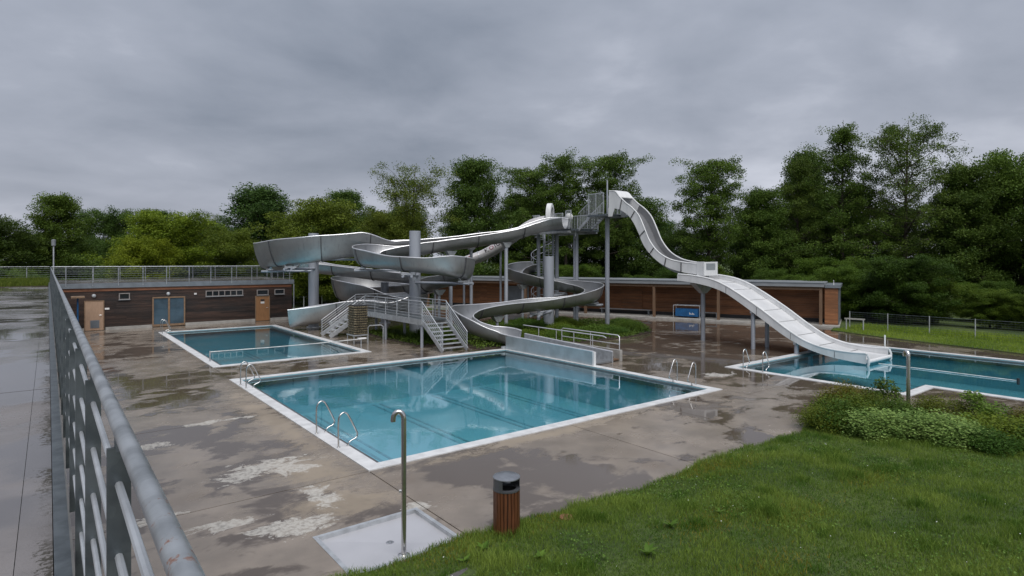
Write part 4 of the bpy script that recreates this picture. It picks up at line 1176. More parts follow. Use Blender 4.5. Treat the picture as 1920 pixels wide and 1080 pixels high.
# rack of rolled lane ropes
t = thing('lane_rope_rack', 'wheeled rack stacked with yellowish lane rope floats by the stair bridge', 'rack', (13.95, 32.3, 0))
for (x, y) in ((13.55, 31.85), (14.35, 31.85), (13.55, 32.75), (14.35, 32.75)):
    MB().tube([(x, y, 0), (x, y, .52)], .022, 8).build('leg', M['galv_light'], t)
MB().box(13.5, 14.4, 31.8, 32.8, .5, .55).build('shelf', M['galv_light'], t)
rr_ = random.Random(5)
for row in range(12):
    m = MB()
    for k in range(8):
        y = 31.86+k*.125
        m.tube([(13.56+rr_.uniform(-.02, .02), y, .62+row*.135), (13.66, y, .62+row*.135+rr_.uniform(-.02, .02))], .05, 7)
    for k in range(6):
        x = 13.72+k*.12
        m.tube([(x, 31.84+rr_.uniform(-.03, .02), .62+row*.135), (x, 31.95, .62+row*.135)], .05, 7)
    m.build('float_row', M['float'], t)
MB().box(13.64, 14.36, 31.93, 32.78, .552, 2.2).build('coil_core', M['black'], t)
t = thing('grab_hoop', 'bent white tube hoop standing right of the lane rope rack', 'hoop', (14.7, 31.6, 0))
MB().tube([(14.35, 31.75, .0), (14.35, 31.75, .95), (14.42, 31.7, 1.05), (14.95, 31.35, 1.08), (15.05, 31.28, 1.0), (15.05, 31.28, .0)], .024, 8).build('tube', M['galv_light'], t, True)

# entry steps and handrails beside the trough
t = thing('entry_ramp', 'low concrete walled ramp with timber steps beside the slide trough', 'ramp', (21.0, 20.5, 0))
MB().box(21.2, 21.38, 19.0, 23.2, 0, .52).build('side_wall', M['conc'], t)
MB().box(20.68, 21.198, 20.4, 25.2, 0, .34).build('fill', M['soil'], t)
for k in range(4):
    MB().box(20.67, 21.195, 19.05+k*.33, 19.05+k*.33+.28, .06+k*.08, .12+k*.08).build('timber_step', M['post_wood'], t)
t = thing('hand_rail', 'long pale handrail beside the slide trough', 'handrail', (20.72, 22, 0))
MB().tube([(20.72, 25.6, 1.18), (20.72, 19.6, 1.16), (20.72, 19.4, 1.10)], .026, 10).build('top_rail', M['rim_steel'], t, True)
for y in (24.3, 22.9, 21.6, 20.3): MB().tube([(20.72, y, .05), (20.72, y, 1.16)], .02, 8).build('post', M['rim_steel'], t, True)
t = thing('hand_rail', 'rounded pale handrail on the outer wall of the entry ramp', 'handrail', (21.29, 21, 0))
MB().tube([(21.29, 23.1, .5), (21.29, 23.1, 1.14), (21.29, 23.0, 1.2), (21.29, 19.2, 1.2), (21.29, 19.1, 1.14), (21.29, 19.1, .5)], .026, 10).build('top_rail', M['rim_steel'], t, True)
MB().tube([(21.29, 23.1, .78), (21.29, 19.1, .78)], .02, 8).build('mid_rail', M['rim_steel'], t, True)
MB().tube([(21.29, 21.0, .5), (21.29, 21.0, 1.2)], .02, 8).build('post', M['rim_steel'], t, True)

# wire fence at the right and the rail fence behind the slides
def wire_fence(label, a, c, h, n, nw, name='wire_fence', post_r=.032, wires=True):
    a = Vector((a[0], a[1], 0)); c = Vector((c[0], c[1], 0)); t = thing(name, label, 'fence', tuple(a))
    for k in range(n+1):
        p = a+(c-a)*k/n
        MB().tube([p, p+Vector((0, 0, h+.05))], post_r, 8).build('post', M['galv_light'], t, True)
    for k in range(nw):
        z = .08+(h-.08)*k/(nw-1)
        MB().tube([a+Vector((0,0,z)), c+Vector((0,0,z))], .014 if k in (0, nw-1) else .005, 6).build('rail' if k in (0, nw-1) else 'wire', M['galv'], t)
    if wires:
        L = (c-a).length; m = MB(); s = 0
        while s < L:
            p = a+(c-a)*s/L
            m.bar(p+Vector((0,0,.08)), p+Vector((0,0,h)), .004, .004); s += .16
        m.build('mesh_wires', M['galv'], t, kind='stuff')
    return t
wire_fence('grey wire mesh fence along the lawn at the right', (44.0, 18.3), (44.6, -10), 1.18, 12, 9)
wire_fence('pale two rail fence on the lawn behind the big steel loop', (16.5, 60.0), (34, 62.0), 1.1, 9, 3, 'rail_fence', .05, False)
t = thing('lawn_barrier', 'low white barrier rail on the grass right of the timber shelter', 'barrier', (43.2, 17.0, 0))
MB().bar((42.95, 18.2, .8), (43.2, 17.0, .8), .04, .1).build('board', M['conc'], t)
for (x, y) in ((42.98, 18.1), (43.18, 17.1)): MB().tube([(x, y, 0), (x, y, .76)], .04, 8).build('post', M['galv_light'], t)

# ================================================================== VEGETATION
def fbm2(x, y, s=1.0):
    v = np.zeros_like(x); a = 1.0
    for k, (ax, ay, ph) in enumerate(((1.0, .37, .3), (-.6, 1.1, 1.7), (.8, -.9, 4.1), (1.9, .6, 2.2), (-1.3, 2.1, 5.2), (2.7, -1.9, .9))):
        v += np.sin((x*ax+y*ay)*s+ph+1.3*np.sin((x*ay-y*ax)*s*.7+ph*2))/(1+k*.45)
    return v/3.2
RNG = np.random.default_rng(11)
def leaf_quads(C, size, up=.5, aspect=.55, tint=None, rng=RNG):
    """one four sided leaf per row of C"""
    n = len(C)
    nrm = rng.normal(size=(n, 3)); nrm[:, 2] = np.abs(nrm[:, 2])+up; nrm /= np.linalg.norm(nrm, axis=1)[:, None]
    d = rng.normal(size=(n, 3)); d -= nrm*(d*nrm).sum(1)[:, None]; d /= np.linalg.norm(d, axis=1)[:, None]
    s = np.cross(nrm, d)
    L = (size*rng.uniform(.65, 1.35, n))[:, None]
    V = np.empty((n, 4, 3))
    V[:, 0] = C-d*L*.5; V[:, 1] = C+s*L*aspect*.5+nrm*L*.06; V[:, 2] = C+d*L*.5; V[:, 3] = C-s*L*aspect*.5+nrm*L*.06
    F = np.arange(n*4).reshape(n, 4)
    tt = rng.uniform(0, 1, n) if tint is None else tint
    return V.reshape(-1, 3), F, np.repeat(tt, 4)
def foliage_mesh(name, C, size, mat, up=.5, aspect=.55, tint=None):
    V, F, T = leaf_quads(C, size, up, aspect, tint)
    me = np_mesh(name, V, F)
    set_tint(me, np.stack([T]*3, 1)); me.materials.append(mat)
    return me
def tree_meshes(seed, H, base, rad, nprim=26, cl_r=.62, per=46, leaf=.2, dens=1.55, droop=.0, profile='oval', trunk_r=.22, open_=0.0, layered=.55, stems=1):
    rng = np.random.default_rng(seed)
    wood = MB(); cents = []
    trunks = []
    for s in range(stems):
        lean = rng.normal(size=2)*(.25 if stems == 1 else .9)
        tp = []
        for k in range(9):
            f = k/8
            tp.append((lean[0]*f**1.5+.12*math.sin(f*5+seed+s), lean[1]*f**1.5+.12*math.cos(f*4+seed*2+s), H*.93*f*(1 if s == 0 else rng.uniform(.8, .97))))
        trunks.append(tp)
        wood.tube(tp, [trunk_r*(1.25 if k == 0 else 1)*(1-k/8)**.8+.02 for k in range(9)], 8)
    def at(tp, z):
        z = min(z, tp[-1][2]-.01)
        for k in range(8):
            if tp[k][2] <= z <= tp[k+1][2]:
                f = (z-tp[k][2])/(tp[k+1][2]-tp[k][2]); return np.array(tp[k])*(1-f)+np.array(tp[k+1])*f
        return np.array(tp[-1])
    for i in range(nprim):
        f = (i+.5)/nprim
        z0 = base+(H*.95-base)*f**.9
        fz = (z0-base)/(H-base)
        if profile == 'oval': r = rad*math.sin(math.pi*min(1, .16+.80*fz))**.75
        elif profile == 'cone': r = rad*(1-fz)**.75+.4
        elif profile == 'vase': r = rad*(.45+.75*fz)*(1 if fz < .75 else (1-fz)/.25*.7+.3)
        else: r = rad*(1-abs(fz-.45)**2*1.6)
        r *= rng.uniform(.68, 1.12)
        a = i*2.399+rng.normal()*.35
        tp = trunks[i % stems]
        p0 = at(tp, z0*(.93 if z0 < H*.9 else .9)-.35*r*.3)
        rise = (.22+.55*fz)*r*rng.uniform(.6, 1.3)-droop*r
        p1 = p0+np.array([math.cos(a)*r*.55, math.sin(a)*r*.55, rise*.65]); p2 = p0+np.array([math.cos(a)*r, math.sin(a)*r, rise])
        br = max(.025, trunk_r*.36*(1-fz*.6))
        wood.tube([p0, p1, p2], [br, br*.55, .012], 5, False)
        nsub = max(3, int(3+r*1.7))
        for j in range(nsub):
            t_ = .28+.78*(j+rng.uniform(0, .9))/nsub
            q = p0+(p2-p0)*min(t_, 1.05)
            sp = .42*r*(1.15-min(t_, 1)*.55)
            q2 = q+np.array([rng.normal()*sp*.75, rng.normal()*sp*.75, rng.normal()*.22*sp+.12])
            if rng.uniform() > open_*.5: wood.tube([q, q2], [br*.35, .008], 4, False)
            if rng.uniform() < open_: continue
            for _ in range(2):
                cents.append((q2+rng.normal(size=3)*np.array([.35, .35, .18]), rng.uniform(.7, 1.25)*cl_r))
    Cs = []; Ts = []
    for c, cr in cents:
        n = int(per*dens*rng.uniform(.7, 1.3))
        v = rng.normal(size=(n, 3)); v /= np.linalg.norm(v, axis=1)[:, None]
        v *= (rng.uniform(0, 1, n)**.45)[:, None]*cr*1.15
        v[:, 2] *= layered
        Cs.append(c+v)
        Ts.append(np.clip(rng.uniform(.15, .75)+rng.normal(size=n)*.16, 0, 1))
    C = np.concatenate(Cs); T = np.concatenate(Ts)
    C[:, 2] = np.maximum(C[:, 2], .2)
    me = foliage_mesh('crown', C, np.full(len(C), leaf*.78), M['leaf'], .35, .62, T)
    tw = bpy.data.meshes.new('trunk'); tw.from_pydata([tuple(map(float, p)) for p in wood.v], [], wood.f); tw.shade_smooth(); tw.materials.append(M['bark'])
    return tw, me
PROTO = {
    'alder':  (tree_meshes(1, 17, 5.2, 4.0, 36, .62, 54, .21, layered=.60, profile='oval'), 17),
    'alder2': (tree_meshes(2, 17, 2.4, 4.4, 40, .80, 76, .245, layered=.78, profile='cone'), 17),
    'round':  (tree_meshes(3, 13, 1.2, 4.9, 36, .92, 84, .25, layered=.7, profile='round'), 13),
    'round2': (tree_meshes(4, 13, .8, 4.6, 38, .90, 84, .24, layered=.78, profile='oval'), 13),
    'airy':   (tree_meshes(5, 15.5, 2.2, 3.8, 46, .62, 40, .19, layered=.85, profile='vase', open_=.15, stems=3, trunk_r=.14), 15.5),
    'tall':   (tree_meshes(6, 20, 5.0, 4.4, 44, .62, 52, .21, layered=.66, profile='cone', open_=.12), 20),
    'spread': (tree_meshes(8, 20, 5.0, 5.4, 46, .62, 42, .20, layered=.68, profile='oval', open_=.2, trunk_r=.28), 20),
    'poplar': (tree_meshes(9, 15, 1.2, 3.0, 42, .76, 78, .23, layered=.98, profile='oval'), 15),
}
def tree(name, label, kind, x, y, H, width=None, rz=0.0, col=(1, 1, 1), group=None):
    (tw, me), h0 = PROTO[kind]
    s = H/h0
    t = thing(name, label, 'tree', (x, y, -.02), rz, group)
    w = s if width is None else width
    t.scale = (w, w, s)
    o = bpy.data.objects.new('trunk', tw); COL.objects.link(o); o.parent = t
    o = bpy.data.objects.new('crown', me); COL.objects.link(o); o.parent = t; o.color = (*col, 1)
    return t
DK = (.62, .66, .66); MD = (.95, 1.0, .9); YG = (1.8, 1.7, .65); OL = (1.5, 1.3, .8); BLU = (.8, .98, 1.05)
tl = [
 ('deciduous_tree', 'broad dark green tree rising beside the pole lamp at the left', 'alder2', .9, 77.5, 12.9, .80, .3, (1.15, 1.2, .8)),
 ('deciduous_tree', 'dark tree at the far left edge of the photo', 'round2', -7.5, 88, 11.2, .85, 1.2, (.9, 1.0, .9)),
 ('deciduous_tree', 'low dark tree behind the far left terrace railing', 'round2', -5.0, 74, 9.2, .95, 2.6, (.7, .75, .6)),
 ('deciduous_tree', 'distant dark tree in the row left of the bright green trees', 'round', 6.8, 104, 12.2, .8, .9, (.9, 1.05, .95)),
 ('deciduous_tree', 'distant dark tree topping the row above the bright green trees', 'alder2', 12.2, 99, 13.4, .9, 2.0, (.9, 1.05, .95)),
 ('deciduous_tree', 'bright yellow green rounded tree behind the roof railing', 'round', 9.6, 68.0, 9.6, .88, 1.7, YG),
 ('deciduous_tree', 'small bright yellow green tree in front of the larger bright one', 'round2', 6.9, 63.6, 7.0, .60, 2.9, (2.2, 1.85, .6)),
 ('deciduous_tree', 'light green tree left of the big steel loop', 'round2', 15.2, 66.0, 8.2, .7, .4, (1.35, 1.25, .7)),
 ('deciduous_tree', 'thin pale distant tree between the bright trees and the big dark tree', 'airy', 19.7, 98.7, 12.4, .8, 1.9, (1.0, 1.05, .95)),
 ('deciduous_tree', 'big dark blue green tree above the left steel loop', 'poplar', 21.6, 78.2, 15.2, 1.45, .2, BLU),
 ('deciduous_tree', 'yellowish green tree right above the big steel loop', 'round', 22.8, 62.6, 11.2, .95, 2.4, (1.5, 1.35, .75)),
 ('deciduous_tree', 'dark green tree behind the yellowish tree', 'alder2', 33.0, 80.5, 16.2, 1.15, .8, (.95, 1.08, .9)),
 ('deciduous_tree', 'sparse pale leaved tree with several visible stems', 'airy', 31.4, 58.6, 15.9, 1.05, .5, (1.45, 1.3, .9)),
 ('deciduous_tree', 'olive green bushy tree below the sparse pale tree', 'round2', 28.8, 59.0, 10.2, .72, 1.4, OL),
 ('deciduous_tree', 'dark rounded tree right of the sparse pale tree', 'alder2', 39.5, 58.0, 18.6, 1.0, 2.2, (.95, 1.08, .9)),
 ('deciduous_tree', 'dark layered tree above the front slide start', 'alder', 43.4, 52.2, 16.6, .95, .1, (1.05, 1.15, .85)),
 ('deciduous_tree', 'tall layered tree behind the lower tower platform', 'alder', 46.6, 50.0, 18.0, .95, 1.1, (1.05, 1.15, .85)),
 ('deciduous_tree', 'tall layered tree right behind the steep slide hood', 'alder', 50.5, 46.9, 18.2, .95, 2.7, (1.05, 1.15, .85)),
 ('deciduous_tree', 'distant tree tinted bluish for haze in the gap right of the steep slide', 'poplar', 90, 70, 13.2, 1.0, .6, (.7, .95, 1.0)),  # distance haze is painted into the crown colour, no haze volume
 ('deciduous_tree', 'free standing layered tree with visible trunk above the shelter roof', 'alder', 52.6, 35.2, 16.2, .95, 3.3, (1.1, 1.2, .85)),
 ('deciduous_tree', 'smaller layered tree right of the free standing one', 'alder2', 58.6, 33.0, 13.6, .8, 2.1, (1.0, 1.12, .85)),
 ('deciduous_tree', 'dark tree with bare lower trunk left of the tallest pair', 'tall', 62.5, 31.0, 17.0, .72, .9, (.95, .98, .7)),
 ('deciduous_tree', 'narrow blunt topped tree behind the right hand trees', 'poplar', 72, 35.4, 19.6, .95, 1.6, (1.0, 1.1, .95)),
 ('deciduous_tree', 'tall dark tree with pointed crown, second highest at the right', 'tall', 65.2, 27.8, 20.8, .92, 2.5, (1.0, 1.1, .8)),
 ('deciduous_tree', 'tallest airy tree with sky showing through its crown', 'spread', 68.0, 23.1, 20.2, .88, .7, (1.15, 1.18, .95)),
 ('deciduous_tree', 'dark tree right of the tallest tree', 'alder2', 70.0, 18.6, 15.6, .9, 1.9, (.92, 1.0, .8)),
 ('deciduous_tree', 'rounded mid green tree near the right edge', 'round', 75.0, 15.4, 15.4, .92, .5, (1.15, 1.28, .85)),
 ('deciduous_tree', 'dark tree filling the right edge of the photo', 'round2', 70.0, 9.5, 14.6, .95, 2.8, (1.0, 1.12, .8)),
]
for a in tl: tree(*a, group='trees standing round the pool grounds')
# second row closing the wood behind, told apart by nothing
r2 = random.Random(21)
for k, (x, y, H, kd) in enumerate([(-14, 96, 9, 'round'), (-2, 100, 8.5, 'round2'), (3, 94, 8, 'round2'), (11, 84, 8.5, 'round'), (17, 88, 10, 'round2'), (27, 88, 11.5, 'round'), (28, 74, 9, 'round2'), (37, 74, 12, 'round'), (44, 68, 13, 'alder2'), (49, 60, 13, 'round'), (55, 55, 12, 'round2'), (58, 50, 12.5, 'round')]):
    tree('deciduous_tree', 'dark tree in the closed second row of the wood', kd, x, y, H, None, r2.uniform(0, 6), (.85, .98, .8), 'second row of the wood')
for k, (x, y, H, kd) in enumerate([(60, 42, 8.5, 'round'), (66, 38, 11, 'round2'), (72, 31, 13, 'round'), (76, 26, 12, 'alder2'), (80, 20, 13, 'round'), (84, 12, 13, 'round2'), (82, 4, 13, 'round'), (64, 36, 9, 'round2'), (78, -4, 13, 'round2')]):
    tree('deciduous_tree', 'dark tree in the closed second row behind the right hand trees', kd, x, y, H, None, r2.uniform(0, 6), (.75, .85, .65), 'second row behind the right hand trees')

# shrubs
def shrub_mesh(seed, r=1.0, h=1.0, n=2600, leaf=.07, lumps=26, up=.4):
    rng = np.random.default_rng(seed)
    Cs = []; Ts = []
    for k in range(lumps):
        a = rng.uniform(0, 6.28); q = rng.uniform(0, 1)**.5
        top = h*math.sqrt(max(.05, 1-q*q*.85))
        c = np.array([math.cos(a)*q*r*.85, math.sin(a)*q*r*.85, top*rng.uniform(.45, .95)])
        cr = .26*min(r, h)*rng.uniform(.7, 1.4)+.05
        m_ = n//lumps
        v = rng.normal(size=(m_, 3)); v /= np.linalg.norm(v, axis=1)[:, None]; v *= (rng.uniform(0, 1, m_)**.4)[:, None]*cr*1.2
        Cs.append(c+v); Ts.append(np.clip(rng.uniform(.2, .8)+rng.normal(size=m_)*.15, 0, 1))
    C = np.concatenate(Cs); C[:, 2] = np.abs(C[:, 2])*.98+.02
    return foliage_mesh('foliage', C, np.full(len(C), leaf), M['shrub'], up, .55, np.concatenate(Ts))
def stems_mesh(seed, r, h, n=12):
    rng = np.random.default_rng(seed); m = MB()
    for k in range(n):
        a = rng.uniform(0, 6.28); q = rng.uniform(.2, .8)
        m.tube([(math.cos(a)*.06, math.sin(a)*.06, 0), (math.cos(a)*q*r*.5, math.sin(a)*q*r*.5, h*.45), (math.cos(a)*q*r, math.sin(a)*q*r, h*.85)], [.02*h+.006, .012*h+.004, .004], 4, False)
    me = bpy.data.meshes.new('stems'); me.from_pydata([tuple(map(float, p)) for p in m.v], [], m.f); me.materials.append(M['bark']); return me
SH = {'fine': shrub_mesh(31, n=10000, leaf=.055, lumps=56), 'mid': shrub_mesh(32, n=8000, leaf=.07, lumps=50), 'flat': shrub_mesh(33, n=10000, leaf=.075, lumps=70, up=1.3),
      'tall': shrub_mesh(34, r=.55, h=1.5, n=1500, leaf=.09, lumps=20), 'big': shrub_mesh(35, r=1.0, h=1.0, n=14000, leaf=.058, lumps=80)}
ST = stems_mesh(40, .9, .9)
def shrub(label, kind, x, y, z, r, h, rz, col, group=None, name='shrub'):
    t = thing(name, label, 'shrub', (x, y, z), rz, group)
    t.scale = (r, r, h)
    o = bpy.data.objects.new('stems', ST); COL.objects.link(o); o.parent = t
    o = bpy.data.objects.new('foliage', SH[kind]); COL.objects.link(o); o.parent = t; o.color = (*col, 1)
    return t
# the bed at the right end of the near lawn
RED = (1.5, .9, .55); PALE = (2.3, 2.15, 2.5); OLV = (1.35, 1.1, .55); GRN = (1.0, 1.0, .8)
bed = [
 ('low olive green shrub at the left tip of the bed', 'fine', 16.95, 7.75, .02, .7, .62, 0, OLV),
 ('dark green shrub second from the left in the bed', 'mid', 17.3, 7.3, .02, .9, .72, 1, (.75, .9, .6)),
 ('reddish tipped shrub at the back of the bed left of the shower pipe', 'fine', 19.6, 8.2, .02, .8, .82, 2, RED),
 ('green shrub with upright shoots just left of the shower pipe', 'tall', 20.3, 7.5, .02, .95, .78, 3, GRN),
 ('olive shrub between the reddish shrub and the pale mound', 'mid', 18.0, 7.6, .02, .95, .82, 4, (1.1, 1.0, .5)),
 ('pale silvery green mounded shrub, left half of the pale patch', 'flat', 17.25, 6.35, .05, .95, .66, 5, PALE),
 ('pale silvery green mounded shrub, right half of the pale patch', 'flat', 17.9, 5.35, .08, 1.05, .66, 1.5, PALE),
 ('dark green shrub in front of the pale patch at the lawn edge', 'mid', 17.9, 4.3, .12, .75, .50, 2.5, (.6, .8, .5)),
 ('brownish green shrub right of the shower pipe', 'fine', 20.3, 6.0, .02, .9, .72, .7, (1.25, .95, .5)),
 ('leafy bright green shrub with tall shoots right of the shower pipe', 'tall', 20.6, 5.1, .02, 1.2, .72, 1.2, (1.25, 1.3, .9)),
 ('yellow green spreading shrub near the right edge of the bed', 'big', 19.4, 4.2, .06, 1.25, .60, 2.2, (1.45, 1.25, .55)),
 ('olive spreading shrub at the right end of the bed', 'big', 20.0, 3.0, .1, 1.2, .62, 3.1, (1.25, 1.05, .5)),
 ('dark reddish shrub behind the yellow green one', 'fine', 21.2, 4.1, .02, .8, .62, .2, (1.3, .8, .5)),
 ('dark green shrub at the photo edge in front of the olive one', 'mid', 18.9, 3.2, .14, .95, .58, 3.7, (.7, .85, .5)),
 ('broad yellow green shrub cut by the right edge of the photo', 'big', 20.3, 1.8, .12, 1.4, .66, 1.9, (1.4, 1.2, .55)),
 ('brownish shrub behind the shrubs at the right edge of the photo', 'fine', 21.6, 2.8, .02, 1.0, .7, 4.9, (1.25, .9, .5)),
 ('small dark shrub filling the middle of the bed', 'mid', 18.9, 6.7, .03, .9, .66, 4.4, (.75, .85, .55)),
 ('small olive shrub closing the back of the bed', 'fine', 19.3, 7.3, .03, .8, .70, 5.4, (1.0, .9, .45)),
]
for a in bed: shrub(*a, group='shrubs in the bed on the near lawn')
# planting below the slides
mound = [(17.2, 33.5), (18.8, 32.0), (17.3, 30.6), (18.9, 30.9), (19.6, 33.6), (18.2, 35.4), (22.4, 27.2), (23.8, 26.4), (25.2, 26.9), (26.6, 26.0), (24.4, 31.6), (26.0, 30.6), (27.2, 26.8), (28.6, 26.2), (29.3, 27.3), (27.0, 33.3), (30.6, 26.6), (28.6, 30.2), (23.0, 31.4), (31.6, 27.6), (25.8, 28.0), (22.2, 33.0), (30.9, 33.4), (33.0, 29.4)]
for k, (x, y) in enumerate(mound):
    shrub('low green shrub in the planting below the slides', ('mid', 'fine', 'big')[k % 3], x, y, .0, r2.uniform(.8, 1.25), r2.uniform(.4, .72), r2.uniform(0, 6), r2.choice([(.75, .9, .55), (1.0, 1.05, .6), (1.2, 1.1, .5)]), 'shrubs below the slides')
# understorey along the wood
und = []
for k in range(16):
    y = 21+k*2.4+r2.uniform(-.5, .5); und.append((61.2-.4*y+r2.uniform(0, 2.5), y))
for k in range(26): und.append((51+r2.uniform(-2, 6)+k*.15, 24-k*1.55+r2.uniform(-1, 1)))
for k in range(22): und.append((-8+k*2.3, 65+r2.uniform(-2, 5)))
for k, (x, y) in enumerate(und):
    left = k >= 42
    h = r2.uniform(2.6, 5.0) if not left else r2.uniform(2.8, 4.2)
    if 16 <= k < 42: h = r2.uniform(2.4, 5.2)
    kd, H = ('round2', h) if k % 2 else ('round', h)
    tree('undergrowth_tree', ['low dark undergrowth tree behind the timber shelter', 'low dark undergrowth tree behind the wire fence', 'low green undergrowth tree behind the timber building'][0 if k < 16 else 1 if k < 42 else 2], kd, x, y, H, H/13*1.35, r2.uniform(0, 6), r2.choice([(.8, .95, .6), (1.0, 1.15, .65), (.65, .8, .55), (1.2, 1.25, .7)]) if not left else r2.choice([(.95, 1.1, .65), (1.2, 1.3, .7)]), ['undergrowth behind the shelter', 'undergrowth behind the wire fence', 'undergrowth behind the timber building'][0 if k < 16 else 1 if k < 42 else 2])

# ---- planting bed soil and ground cover below the slides
BEDP = [(16.1, 29.2), (17.8, 28.6), (18.2, 25.9), (21.5, 25.7), (22.2, 25.2), (25, 24.6), (28, 24.6), (31.6, 25.5), (33.4, 27.6), (33.4, 33.5), (31, 36), (27, 36.5), (23, 36.4), (21.4, 35.9), (17.8, 37.0), (16.2, 36.6)]
b = MB(); b.prism(BEDP, .004, .05); structure(b.build('planting_bed', M['soil']), 'soil of the planting below the slides')
def in_poly(x, y, P):
    c = np.zeros(len(x), bool); j = len(P)-1
    for i in range(len(P)):
        xi, yi = P[i]; xj, yj = P[j]
        cond = ((yi > y) != (yj > y)) & (x < (xj-xi)*(y-yi)/(yj-yi+1e-12)+xi)
        c ^= cond; j = i
    return c
n = 46000
X = RNG.uniform(16, 33.5, n); Y = RNG.uniform(24.6, 37, n); k_ = in_poly(X, Y, BEDP); X, Y = X[k_], Y[k_]
hh = .16+.20*(fbm2(X, Y, 1.6)+.4).clip(0, 1.3)
C = np.stack([X, Y, .04+RNG.uniform(.1, 1, len(X))*hh], 1)
me = foliage_mesh('ground_cover', C, np.full(len(C), .11), M['shrub'], .5, .6, np.clip(.45+.35*fbm2(X, Y, .9)+RNG.normal(size=len(X))*.15, 0, 1))
o = link_mesh('ground_cover', me, None); tag(o, 'leafy green ground cover in the planting below the slides', 'ground cover', kind='stuff'); o.color = (1.0, 1.0, .62, 1)

# ---- near lawn
def lawn_edge(x): return 8.16+.36*np.clip((7.2-x)/1.6, 0, 1)+.10*np.sin(x*1.1)+.05*np.sin(x*3.7+1)+.03*np.sin(x*9.1)
def lawn_z(x, y):
    d = np.maximum(0, lawn_edge(x)-y)
    return     .015+.06*(1-np.exp(-d*3.0))+.065*d*np.clip(1-(x-12)/10, .25, 1)+.035*fbm2(x, y, 1.3)*np.clip(d, 0, 1)
nx, ny = 150, 80
gx = np.linspace(2.2, 19.5, nx); V = []; 
for j in range(ny):
    f = j/(ny-1)
    yy = lawn_edge(gx)*(1-f**1.2)+(-6)*f**1.2
    zz = lawn_z(gx, yy)
    if j == 0: zz = np.full_like(gx, .004)
    V.append(np.stack([gx, yy, zz], 1))
V = np.concatenate(V); F = np.array([(j*nx+i, (j+1)*nx+i, (j+1)*nx+i+1, j*nx+i+1) for j in range(ny-1) for i in range(nx-1)])
me = np_mesh('lawn', V, F); me.shade_smooth(); structure(link_mesh('lawn', me, M['lawn']), 'near grass bank at the lower right')
def grass_mesh(name, X, Y, Z, hgt, wid, tint, lean=.5):
    n = len(X); a = RNG.uniform(0, 6.283, n)
    dx, dy = np.cos(a), np.sin(a); b2 = RNG.uniform(0, 6.283, n); ln = hgt*lean*RNG.uniform(.1, 1.2, n)
    P0 = np.stack([X-dx*wid, Y-dy*wid, Z], 1); P1 = np.stack([X+dx*wid, Y+dy*wid, Z], 1)
    M0 = np.stack([X-dx*wid*.7+np.cos(b2)*ln*.35, Y-dy*wid*.7+np.sin(b2)*ln*.35, Z+hgt*.6], 1); M1 = np.stack([X+dx*wid*.7+np.cos(b2)*ln*.35, Y+dy*wid*.7+np.sin(b2)*ln*.35, Z+hgt*.6], 1)
    P2 = np.stack([X+np.cos(b2)*ln, Y+np.sin(b2)*ln, Z+hgt*.95], 1)
    V = np.stack([P0, P1, M1, M0, P2], 1).reshape(-1, 3)
    i = np.arange(n)*5
    F = np.concatenate([np.stack([i, i+1, i+2], 1), np.stack([i, i+2, i+3], 1), np.stack([i+3, i+2, i+4], 1)])
    me = np_mesh(name, V, F)
    set_tint(me, np.stack([np.repeat(np.clip(tint, 0, 1), 5)]*3, 1)); me.materials.append(M['grass'])
    return me
def blades(n, x0, x1, y0):
    X = RNG.uniform(x0, x1, n); E_ = lawn_edge(X)
    Y = E_+.06-(E_-y0)*RNG.uniform(0, 1, n)
    return X, Y
X, Y = blades(330000, 2.3, 18.2, 1.2)
dc = np.hypot(X, Y)
keep = RNG.uniform(0, 1, len(X)) < np.clip(1.25-dc/26, .35, 1)
l_ = X*.789-Y*.614; d_ = X*.614+Y*.789
keep &= (np.abs(l_) < d_*1.0+.6) & (Y < 8.7-.0*X) & ~((X-4.69)**2/.075+(Y-7.24)**2/.03 < 1)
X, Y = X[keep], Y[keep]
pat = fbm2(X, Y, 1.7); pat2 = fbm2(X+7, Y-3, 4.1)
hg = (.045+.04*np.clip(pat+.5, 0, 1.4)+.04*np.clip(pat2, 0, 1))*RNG.uniform(.5, 1.4, len(X))
rim = np.exp(-((lawn_edge(X)-Y)/.15)**2); hg *= 1+.5*rim
hg += .2*np.exp(-(((X-LBX)/.34)**2+((Y-LBY)/.34)**2))*RNG.uniform(.2, 1, len(X))
tn = .40+.38*pat+.24*pat2+RNG.normal(size=len(X))*.15
for k in range(190):                                            # taller tufts
    tx, ty = RNG.uniform(3, 17.5), RNG.uniform(1.5, 8.2); tr_ = RNG.uniform(.07, .26)
    g_ = np.exp(-((X-tx)**2+(Y-ty)**2)/tr_**2)
    hg *= 1+RNG.uniform(.3, 1.3)*g_; tn += RNG.uniform(-.45, .15)*g_
Z = lawn_z(X, Y)-.012
me = grass_mesh('lawn_grass', X, Y, Z, hg,   .0030+.0018*RNG.uniform(0, 1, len(X)), tn, .75)
o = link_mesh('lawn_grass', me, None); tag(o, 'short wet green grass of the near bank', 'grass', kind='stuff'); o.color = (1, 1, 1, 1)
# dry mossy patches
n = 7000
cx_ = RNG.choice([(7.2, 8.0), (11.6, 7.9), (12.2, 7.6), (9.0, 6.0), (10.3, 5.2), (5.2, 8.1), (13.4, 5.1), (8.1, 4.4)], n)
X = cx_[:, 0]+RNG.normal(size=n)*.55; Y = np.minimum(cx_[:, 1]+RNG.normal(size=n)*.25, lawn_edge(X)-.02)
me = grass_mesh('moss', X, Y, lawn_z(X, Y)-.01, .07*RNG.uniform(.5, 1.2, n), np.full(n, .005), .5+RNG.normal(size=n)*.2, .9)
o = link_mesh('dry_grass', me, None); tag(o, 'brownish dry patches in the near lawn', 'grass', kind='stuff'); o.color = (1.45, .85, .7, 1)
